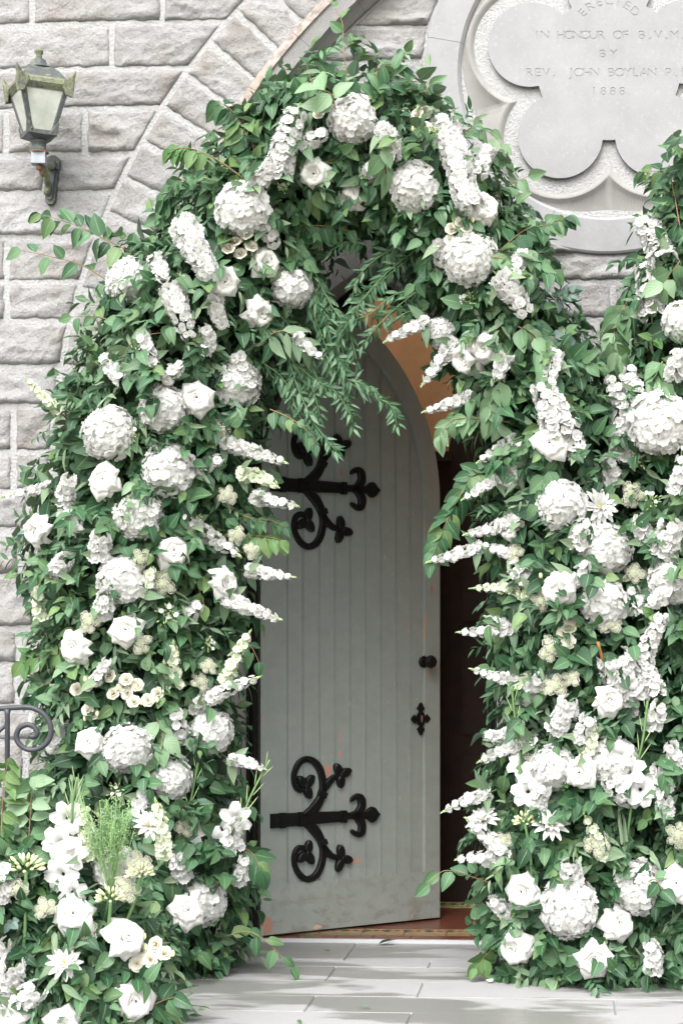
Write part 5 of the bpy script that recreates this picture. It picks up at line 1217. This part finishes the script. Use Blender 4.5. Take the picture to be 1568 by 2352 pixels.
Ro(168, 2100, 44, 'rose between the agapanthus stems in the low bank', None, 'F')
Ro(290, 2155, 47, 'largest rose of the low bank above the spray roses', None, 'F')
Ro(310, 2300, 45, 'rose at the right end of the low bank near the bottom edge', None, 'F')
Ro(28, 2335, 42, 'rose in the bottom corner of the low bank', None, 'F')
Ro(148, 2352, 38, 'rose cut by the bottom edge of the photo', None, 'F')
Ro(1165, 1215, 24, 'small half-hidden rose under the veronica beside the yarrow on the right leg')
S_ = spike
S_([(640, 395), (655, 330), (690, 235)], 66, 'thick white stock at the upper left of the crown', tip=True, taper=.75)
S_([(425, 525), (445, 565), (480, 625)], 70, 'thick stock on the left shoulder above the outer hydrangea', tip=False, taper=.8)
S_([(395, 670), (412, 715), (432, 770)], 62, 'stock on the left shoulder above the pale heart-leaved branch', tip=False, taper=.6)
S_([(1020, 290), (1050, 370), (1070, 450), (1088, 470)], 66, 'long hanging stock right of the crown', tip=False, taper=.9)
S_([(1150, 640), (1175, 670), (1205, 715)], 58, 'stock behind pale hanging leaves on the right shoulder', tip=False, taper=.8, lift=(.13, .13))
S_([(1280, 990), (1268, 940), (1245, 885)], 78, 'thickest stock on the right leg above the rose', tip=False, taper=.75)
S_([(1525, 600), (1500, 550), (1465, 490)], 66, 'topmost stock of the column', tip=True, taper=.7)
S_([(1495, 720), (1488, 670), (1480, 620)], 60, 'second stock down on the column', tip=False, taper=.8)
S_([(1428, 1050), (1425, 970), (1412, 870)], 60, 'tall stock on the inner edge of the column', tip=False, taper=.75)
S_([(1505, 1590), (1480, 1510), (1518, 1420)], 46, 'winding delphinium on the mid column', 'white', False, name='delphinium_spike', cat='delphinium', taper=.8)
S_([(1440, 1590), (1424, 1550), (1410, 1510)], 92, 'broad stock head above the lower rose of the right leg', tip=False, taper=.9)
S_([(1525, 1265), (1534, 1235), (1540, 1205)], 66, 'stock head at the photo edge below the yarrow', tip=False, taper=.9)
S_([(1404, 1105), (1403, 1080), (1402, 1058)], 46, 'small stock head above the dahlia', tip=False, taper=.9)
S_([(1555, 1120), (1560, 1090), (1565, 1030)], 44, 'stock at the photo edge beside the widest hydrangea', tip=False)
for pts, w, lb in (
    ([(685, 780), (710, 800), (740, 825)], 30, 'short veronica over the top of the door planks'),
    ([(520, 1018), (590, 1040), (664, 1066)], 38, 'veronica above the upper strap hinge on the left leg'),
    ([(590, 1142), (630, 1152), (686, 1163)], 34, 'veronica tip just below the strap of the upper hinge'),
    ([(440, 1205), (495, 1240), (555, 1280)], 44, 'long stock lying diagonal toward the door beside the rose'),
    ([(575, 1312), (620, 1318), (678, 1326)], 30, 'veronica over the door below the upper hinge'),
    ([(520, 1375), (580, 1400), (650, 1425)], 38, 'veronica over the door at mid height below the rose'),
    ([(445, 1625), (520, 1585), (604, 1552)], 40, 'long veronica rising toward the door above the inner hydrangea'),
    ([(535, 1745), (570, 1752), (612, 1768)], 28, 'small veronica over the frame by the lower hinge'),
    ([(112, 1118), (60, 1130), (3, 1142)], 26, 'veronica reaching out over the wall stones'),
    ([(975, 742), (930, 760), (882, 786)], 30, 'uppermost veronica in front of the ochre wall'),
    ([(1040, 790), (1005, 835), (968, 886)], 36, 'thick veronica hanging in front of the ochre wall'),
    ([(1075, 908), (1025, 930), (972, 946)], 30, 'veronica lowest in front of the ochre wall'),
    ([(1178, 1012), (1140, 1035), (1096, 1062)], 32, 'veronica above the small rose of the right leg'),
    ([(1145, 1098), (1105, 1120), (1060, 1148)], 30, 'veronica left of the small rose of the right leg'),
    ([(1192, 1192), (1130, 1215), (1065, 1228)], 38, 'veronica over the opening level with the lower scroll of the upper hinge'),
    ([(1095, 1258), (1040, 1275), (982, 1291)], 30, 'long thin veronica whose tip reaches the door edge'),
    ([(1190, 1430), (1150, 1430), (1112, 1415)], 30, 'veronica above the longest one at mid height'),
    ([(1180, 1440), (1120, 1450), (1046, 1452)], 32, 'longest veronica at mid height of the opening'),
    ([(1180, 1560), (1130, 1552), (1080, 1536)], 28, 'veronica level with the door knob'),
    ([(1225, 1705), (1160, 1720), (1095, 1752)], 36, 'veronica low on the right leg above the white gladiolus'),
    ([(1118, 1822), (1070, 1838), (1014, 1866)], 30, 'veronica reaching toward the lower hinge height of the door edge'),
    ([(1135, 1975), (1095, 1968), (1045, 1975)], 36, 'lowest veronica by the bottom corner of the door'),
    ([(1160, 1965), (1115, 1920), (1070, 1880)], 40, 'thick veronica rising behind the low dahlia'),
    ([(1180, 1275), (1150, 1265), (1100, 1250)], 30, 'veronica behind the yarrow of the right leg')):
    S_(pts, w, lb, name='veronica_spike', cat='white flower spike', taper=.4)
for pts, w, lb in (
    ([(150, 1150), (152, 1125), (158, 1100)], 44, 'stock head right of the veronica over the wall stones'),
    ([(228, 1272), (230, 1250), (232, 1232)], 56, 'stock head above the hydrangea with yarrow'),
    ([(128, 1318), (137, 1302), (150, 1285)], 50, 'stock head on the outer edge below the outermost rose'),
    ([(236, 1402), (240, 1388), (242, 1370)], 50, 'stock head left of the hydrangea with yarrow'),
    ([(570, 880), (558, 850), (545, 820)], 44, 'stock tip lying on the upper inner hydrangea'),
    ([(1280, 1665), (1295, 1640), (1305, 1612)], 54, 'stock head left of the lower rose on the right leg'),
    ([(1445, 1628), (1447, 1612), (1450, 1596)], 40, 'small stock head right of the lower rose on the right leg'),
    ([(1497, 2222), (1500, 2195), (1495, 2170)], 44, 'upright stock near the paving at the column foot'),
    ([(1312, 2015), (1310, 1998), (1308, 1984)], 52, 'round stock head above the very large low hydrangea'),
    ([(1525, 1805), (1515, 1785), (1510, 1765)], 42, 'stock right of the gladiolus blooms on the column'),
    ([(1560, 1760), (1548, 1740), (1540, 1715)], 40, 'stock at the photo edge above the gladiolus height'),
    ([(1560, 1330), (1535, 1360), (1500, 1380)], 44, 'stock at the photo edge below the edge hydrangea'),
    ([(540, 1945), (530, 1925), (545, 1890)], 44, 'stock beside the gladiolus near the lower hinge'),
    ([(1195, 1670), (1150, 1690), (1120, 1690)], 30, 'short stock below the gladiolus buds by the opening'),
    ([(1445, 1830), (1420, 1820), (1400, 1790)], 56, 'stock head under the gladiolus blooms on the right leg')):
    S_(pts, w, lb, tip=False, leaves=2, taper=.85)
for pts, w, lb in (
    ([(1325, 1040), (1318, 1010), (1312, 975)], 44, 'loose stock right of the thickest stock on the right leg'),
    ([(1462, 905), (1450, 880), (1445, 850)], 40, 'short stock between the inner column spike and the widest hydrangea'),
    ([(1205, 1330), (1195, 1318), (1180, 1305)], 46, 'stock head under the yarrow of the right leg near the opening'),
    ([(1325, 1250), (1330, 1225), (1340, 1200)], 40, 'stock tucked between the joined hydrangea and the leafy one'),
    ([(1470, 1400), (1462, 1380), (1455, 1355)], 40, 'stock head in the gap right of the yarrow edged hydrangea'),
    ([(1215, 1600), (1225, 1580), (1240, 1560)], 44, 'stock head beside the opening above the gladiolus buds'),
    ([(1340, 1690), (1345, 1670), (1350, 1650)], 50, 'stock head below the lower rose of the right leg'),
    ([(1500, 1660), (1505, 1640), (1510, 1620)], 46, 'stock at the foot of the winding delphinium'),
    ([(1235, 1850), (1240, 1830), (1250, 1810)], 44, 'stock head under the gladiolus by the opening'),
    ([(1530, 1860), (1525, 1840), (1520, 1820)], 40, 'lower of the two stocks by the column edge above the yarrow'),
    ([(1165, 2100), (1150, 2085), (1130, 2070)], 40, 'small stock at the inner foot of the right leg above the rose'),
    ([(1480, 1240), (1475, 1215), (1470, 1190)], 40, 'stock below the yarrow of the column'),
    ([(1320, 1330), (1335, 1310), (1345, 1300)], 34, 'small stock between the right leg rose and the leafy hydrangea'),
    ([(345, 830), (335, 800), (330, 775)], 44, 'stock above the first hydrangea of the upper left leg'),
    ([(470, 800), (480, 780), (470, 755)], 40, 'stock left of the strap leaves over the door'),
    ([(445, 1080), (470, 1070), (500, 1055)], 40, 'stock right of the big full hydrangea'),
    ([(155, 1180), (170, 1195), (180, 1220)], 38, 'stock between the outermost rose and the star-shaped rose'),
    ([(420, 1420), (440, 1410), (455, 1390)], 40, 'stock on the left leg beside the yellowing leaves'),
    ([(140, 1660), (130, 1690), (120, 1720)], 34, 'stock above the handrail scroll shoot'),
    ([(420, 1690), (410, 1670), (405, 1640)], 44, 'stock head left of the inner lower hydrangea'),
    ([(330, 1830), (320, 1850), (310, 1870)], 40, 'stock below the lower left hydrangea pair'),
    ([(880, 300), (900, 330), (905, 360)], 44, 'stock between the crown hydrangea and its right neighbour'),
    ([(840, 410), (850, 390), (865, 375)], 36, 'small stock in the middle of the crown above the straight facing rose'),
    ([(590, 420), (610, 400), (620, 380)], 46, 'stock at the foot of the thick crown stock'),
    ([(495, 690), (500, 720), (510, 745)], 40, 'stock hanging below the lower shoulder rose'),
    ([(1010, 560), (1015, 590), (1010, 620)], 34, 'stock on the inner side of the shoulder hydrangea'),
    ([(1545, 860), (1550, 840), (1555, 810)], 44, 'stock at the photo edge between the two upper column hydrangeas'),
    ([(1120, 350), (1110, 370), (1100, 400)], 40, 'stock at the outer side of the long hanging stock'),
    ([(1200, 590), (1190, 610), (1180, 630)], 36, 'small stock under the dark round-leaved branches'),
    ([(700, 330), (720, 320), (740, 310)], 40, 'stock between the thick crown stock and the crown hydrangea'),
    ([(610, 520), (620, 540), (630, 560)], 38, 'stock between the big left shoulder hydrangea and the upper shoulder rose'),
    ([(1270, 820), (1265, 840), (1262, 865)], 44, 'stock just above the thickest stock of the right leg'),
    ([(1160, 820), (1150, 840), (1145, 860)], 36, 'stock right of the cream rose on the right shoulder'),
    ([(360, 600), (370, 620), (375, 640)], 38, 'stock right of the outermost upper hydrangea'),
    ([(250, 830), (260, 850), (275, 870)], 38, 'stock on the outer edge among the pale heart-shaped leaves'),
    ([(420, 2010), (410, 1990), (405, 1965)], 42, 'stock above the low hydrangea of the left leg'),
    ([(550, 2020), (555, 2000), (560, 1975)], 34, 'stock at the inner foot of the left leg by the frame'),
    ([(225, 1560), (235, 1540), (245, 1520)], 30, 'small stock above the widest cream spray'),
    ([(385, 870), (400, 850), (415, 840)], 34, 'small stock above the pointed rose of the left leg')):
    S_(pts, w, lb, tip=False, leaves=2, taper=.8)
for pts, w, lb in (
    ([(20, 2265), (25, 2240), (30, 2215)], 70, 'stock head at the photo edge in the low bank'),
    ([(45, 2310), (62, 2290), (85, 2272)], 66, 'stock head above the corner rose in the low bank'),
    ([(5, 2060), (8, 2030), (6, 1995)], 40, 'stock at the photo edge behind the big agapanthus'),
    ([(15, 2195), (10, 2180), (12, 2165)], 36, 'small stock at the photo edge in the middle of the low bank')):
    S_(pts, w, lb, tip=False, leaves=2, mass='F', taper=.85)
for pts, w, lb, ms in (
    ([(135, 945), (95, 905), (60, 868)], 26, 'green-tipped snapdragon poking out over the wall stones', None),
    ([(560, 1090), (600, 1095), (640, 1120)], 36, 'pale snapdragon beside the strap of the upper hinge', None),
    ([(400, 1570), (395, 1510), (398, 1480)], 44, 'pale snapdragon in the middle of the left leg', None),
    ([(520, 1560), (545, 1500), (575, 1450)], 34, 'snapdragon rising beside the black frame at mid height', None),
    ([(1220, 1370), (1160, 1350), (1075, 1352)], 30, 'greenish spike over the opening below the long thin veronica', None),
    ([(1385, 1960), (1370, 1920), (1340, 1870)], 36, 'pale snapdragon above the low hydrangeas on the right leg', None),
    ([(1250, 1575), (1210, 1560), (1180, 1585)], 34, 'snapdragon beside the gladiolus buds of the opening', None),
    ([(1345, 1730), (1360, 1700), (1362, 1660)], 30, 'snapdragon hanging below the lower rose on the right leg', None),
    ([(375, 1960), (370, 1890), (358, 1840)], 36, 'snapdragon right of the dahlia in front of the left leg', 'F'),
    ([(205, 1960), (200, 1900), (190, 1850)], 44, 'greenish snapdragon right of the tall white gladiolus', 'F'),
    ([(95, 1420), (88, 1375), (92, 1345)], 36, 'pale snapdragon hanging on the outer edge over the stones', None),
    ([(330, 1360), (345, 1325), (352, 1305)], 30, 'pale snapdragon beside the yarrow and hydrangea', None)):
    S_(pts, w, lb, 'green', mass=ms, name='snapdragon_spike', cat='snapdragon', taper=.45)
Ya = yarrow
for x, y, r, lb, ms in (
    (500, 990, 27, 'yarrow above the veronica near the upper hinge', None), (523, 1137, 23, 'yarrow below the pale snapdragon by the hinge', None), (545, 1230, 22, 'upper yarrow of the pair near the black frame', None), (578, 1265, 20, 'lower yarrow of the pair near the black frame', None),
    (325, 1283, 23, 'yarrow left of the rose on the left leg', None), (375, 1340, 28, 'yarrow resting on the hydrangea edge', None), (205, 1427, 27, 'yarrow between the two roses on the outer side', None), (322, 1475, 26, 'yarrow at the lower side of the inner rose', None),
    (480, 1530, 20, 'upper yarrow above the long veronica', None), (463, 1565, 25, 'lower yarrow above the long veronica', None), (430, 1890, 33, 'yarrow on a brown stem below the lowest left hydrangea', None), (1180, 1268, 27, 'yarrow on the right leg near the opening', None),
    (1240, 1380, 23, 'yarrow tucked under the rose of the right leg', None), (1265, 1490, 29, 'yarrow left of the four small spray roses', None), (1275, 1575, 27, 'yarrow above the stock head of the right leg', None), (1312, 1555, 22, 'yarrow below the bare brown twig', None),
    (1222, 1745, 26, 'yarrow lying on the hydrangea by the gladiolus blooms', None), (1455, 1317, 26, 'yarrow at the gap right of the leafy hydrangea', None), (1400, 1432, 26, 'yarrow at the lower edge of the right leg hydrangea', None), (1450, 1135, 29, 'yarrow right of the dahlia', None),
    (1555, 1918, 28, 'yarrow at the photo edge above the low column hydrangea', None), (1155, 1930, 24, 'yarrow in front of the thick low veronica', None), (1370, 1938, 29, 'yarrow below the pale snapdragon of the right leg', None),
    (320, 1985, 32, 'yarrow above the second agapanthus of the low bank', 'F'), (292, 2040, 32, 'yarrow beside the second agapanthus of the low bank', 'F'), (200, 2140, 27, 'yarrow at the right side of the low bank rose', 'F'), (102, 2085, 26, 'yarrow at the left side of the low bank rose', 'F'), (40, 2042, 24, 'yarrow under the big agapanthus of the low bank', 'F')):
    Ya(x, y, r, lb, .10, ms)
spray_rose([(252, 1552), (290, 1560), (315, 1573), (283, 1577), (292, 1592), (260, 1592), (307, 1611), (362, 1592), (340, 1608)], 16, 'widest spray of small cream roses in the middle of the left leg', buds=5)
spray_rose([(200, 1573), (218, 1563), (176, 1583)], 16, 'trio of small cream roses left of the widest spray')
spray_rose([(202, 1630), (214, 1640)], 15, 'pair of small cream roses above the rose by the handrail', buds=2)
spray_rose([(957, 262), (976, 258), (994, 260)], 16, 'trio of small cream roses at the top right of the crown')
spray_rose([(978, 292), (965, 300)], 14, 'two tiny cream roses just under the top trio', buds=2)
spray_rose([(1054, 512), (1071, 522), (1036, 525), (1034, 552), (1030, 572)], 15, 'cream spray roses on the upper edge of the shoulder hydrangea')
spray_rose([(567, 537), (540, 555), (577, 565), (552, 582), (525, 570)], 16, 'cream spray roses between the big left shoulder hydrangea and the roses')
spray_rose([(731, 262)], 14, 'single small cream rose left of the crown hydrangea', buds=1)
spray_rose([(1309, 1420), (1305, 1440), (1294, 1452), (1304, 1474)], 18, 'column of four small cream roses on the right leg')
spray_rose([(1262, 1335), (1275, 1325)], 13, 'tiny cream buds above the right leg rose', buds=3)
spray_rose([(315, 2214), (345, 2204), (357, 2169), (327, 2184), (377, 2189)], 19, 'small cream roses below the largest low bank rose', .08, 'F')
Dh = dahlia
Dh(341, 1897, 42, 'dahlia with yellow centre beside the airy grass', .1, 'F'); Dh(148, 2212, 44, 'dahlia above the bottom roses of the low bank', .1, 'F')
Dh(1375, 1165, 46, 'dahlia joined to the hydrangea on the right leg'); Dh(1108, 1885, 42, 'tilted dahlia beside the opening low on the right leg', .08, None, Vector((-.25, -.55, .8))); Dh(1264, 1897, 45, 'dahlia right of the small agapanthus', .08, None, Vector((.1, -.7, .7)))
Dh(86, 1648, 36, 'dahlia seen from the side behind the handrail scroll', .06, 'A', Vector((-.7, -.45, .1)))
agapanthus(60, 2000, 46, (48, 2260), 'big agapanthus on a long green stem at the edge of the low bank', .12, 'F')
agapanthus(255, 2068, 40, (235, 2180), 'agapanthus above the low bank roses', .12, 'F')
agapanthus(322, 2012, 36, (290, 2120), 'agapanthus among the yarrow of the low bank', .10, 'F')
agapanthus(1205, 1892, 32, (1222, 2030), 'small agapanthus on the right leg beside the dahlia', .10)
for x, y, r, lb, ms in ((385, 1412, 34, 'green bud cluster in the middle of the left leg', None), (480, 1480, 22, 'small green and white bud cluster above the upper yarrow', None), (760, 405, 20, 'bud cluster right of the crown rose', None), (955, 520, 28, 'bud cluster hanging below the right crown hydrangea', None), (650, 428, 22, 'bud cluster at the foot of the upper left stock', None), (1078, 690, 28, 'bud cluster under the shoulder hydrangea', None), (1462, 1062, 32, 'bud cluster above the yarrow of the column', None), (415, 640, 22, 'bud cluster above the second shoulder stock', None), (440, 1190, 34, 'bud cluster above the diagonal stock', None), (300, 1000, 26, 'bud cluster lying over the largest outer hydrangea', None), (265, 1815, 26, 'bud cluster left of the lowest left hydrangea', None), (1300, 970, 30, 'bud cluster right of the thickest stock', None), (1500, 1150, 26, 'bud cluster right of the column yarrow', None), (995, 300, 24, 'bud cluster at the head of the long hanging stock', None), (240, 1890, 34, 'green bud cluster behind the airy grass', 'F')):
    cluster(x, y, r, lb, .08, ms)
gladiolus([(165, 1890), (168, 1840), (178, 1785)], [(150, 1880, 40), (135, 1935, 42), (160, 1965, 40), (140, 2010, 42), (160, 2050, 34)], 'tall full gladiolus at the left of the low bank', 22, .12, 'F')
gladiolus([(430, 1890), (440, 1830), (455, 1752)], [(440, 1915, 34)], 'gladiolus rising left of the lower hinge with one open bloom', 18, .10, 'A', (405, 2000))
gladiolus([(555, 1880), (580, 1820), (620, 1745)], [(540, 1880, 38), (505, 1935, 36)], 'leaning gladiolus crossing the black frame by the lower hinge', 20, .10, 'A', (470, 2000))
gladiolus([(1192, 1720), (1182, 1650), (1174, 1572)], [(1200, 1760, 36), (1212, 1820, 38), (1228, 1780, 34)], 'gladiolus beside the dark opening with buds near the knob height', 20, .12, 'A', (1215, 1900))
gladiolus([(1460, 1760), (1475, 1700), (1486, 1610)], [(1445, 1775, 40), (1470, 1815, 40), (1425, 1735, 34)], 'gladiolus between arch and column with sword leaves', 20, .14, None, (1435, 1960))
# airy grass panicle
q0 = surf(255, 2060, .08, 'F')[0]; pan_t = thing('grass_panicle', 'airy green grass panicle with beady seeds in the low bank', 'ornamental grass', Matrix.Translation(q0)); mb = MB(); mbs = MB()
for i in range(42):
    x, y = 180 + random.random()*130, 1825 + random.random()*90; p = surf(x, y, .16 + random.uniform(-.04, .04), 'F')[0]-q0; c = bez([rv(.02), p*.5 + rv(.012), p], 7); mb.tube(c, .0010, 4)
    for _ in range(26):
        t = random.uniform(.45, 1); j = min(int(t*7), 6); s = c[j].lerp(c[j+1], t*7-j); e = s + rv(1).normalized()*random.uniform(.008, .026)*(1.3-t*.4) + Vector((0, 0, .006)); mb.tube([s, e], .0005, 3, 0, False); mbs.ball(e, random.uniform(.0014, .0026), 0, None, 5, 3)
link('stalk', mb.mesh('stalk', M['airy']), pan_t, None, 'stuff'); link('seed', mbs.mesh('seed', M['airy']), pan_t, None, 'stuff')
# cut twig, fallen leaves and petals
mb = MB(); a, b = surf(1372, 1475, .10)[0], surf(1384, 1548, .03)[0]; mb.tube(bez([a, a.lerp(b, .5) + Vector((.004, 0, .003)), b], 6), .0055, 7); tag(link('bare_twig', mb.mesh('bare_twig', M['bare'])), 'bare cut orange-brown twig end poking from the right leg', 'twig')
def fallen(x, y, kind, mat, sz, label, cat, yaw, tilt=.0):
    p = G(x, y, .006); o = link('fallen_leaf' if cat == 'leaf' else 'fallen_petal', leaf_mesh(kind, mat, 0), None, Matrix.Translation(p) @ Matrix.Rotation(yaw, 4, 'Z') @ Matrix.Rotation(tilt, 4, 'X') @ Matrix.Diagonal((sz, sz, sz, 1))); tag(o, label, cat, 'bits fallen on the paving')
fallen(722, 2158, 'ovate', 'leaf', .055, 'fallen leaf on the tiles just inside the threshold', 'leaf', 1.2, .25); fallen(870, 2168, 'ovate', 'big', .075, 'dark fallen leaf on the metal threshold strip', 'leaf', -1.4, .35); fallen(757, 2184, 'ovate', 'fresh', .03, 'tiny fallen leaf on the paving in front of the door', 'leaf', 2.0, .3)
fallen(852, 2314, 'lance', 'lance', .05, 'thin dry leaf on the front paving slabs', 'leaf', 1.3, .2); fallen(1126, 2256, 'round', 'white', .03, 'fallen white petal left of the lowest rose of the right leg', 'petal', .4, .3); fallen(1507, 2258, 'round', 'white', .045, 'fallen white blossom bit below the upright stock', 'petal', 1.1, .5); fallen(1314, 2250, 'round', 'white', .02, 'tiny fallen petal below the lowest roses', 'petal', 2.2, .3); fallen(690, 2352, 'lance', 'leaf', .05, 'fallen narrow leaf at the bottom edge of the paving', 'leaf', .3, .2)
_seen = {}
for o in bpy.data.objects:
    if 'label' in o and o.parent is None:
        assert o['label'] not in _seen, o['label']
        _seen[o['label']] = 1
        assert 4 <= len(o['label'].split()) <= 16, o['label']
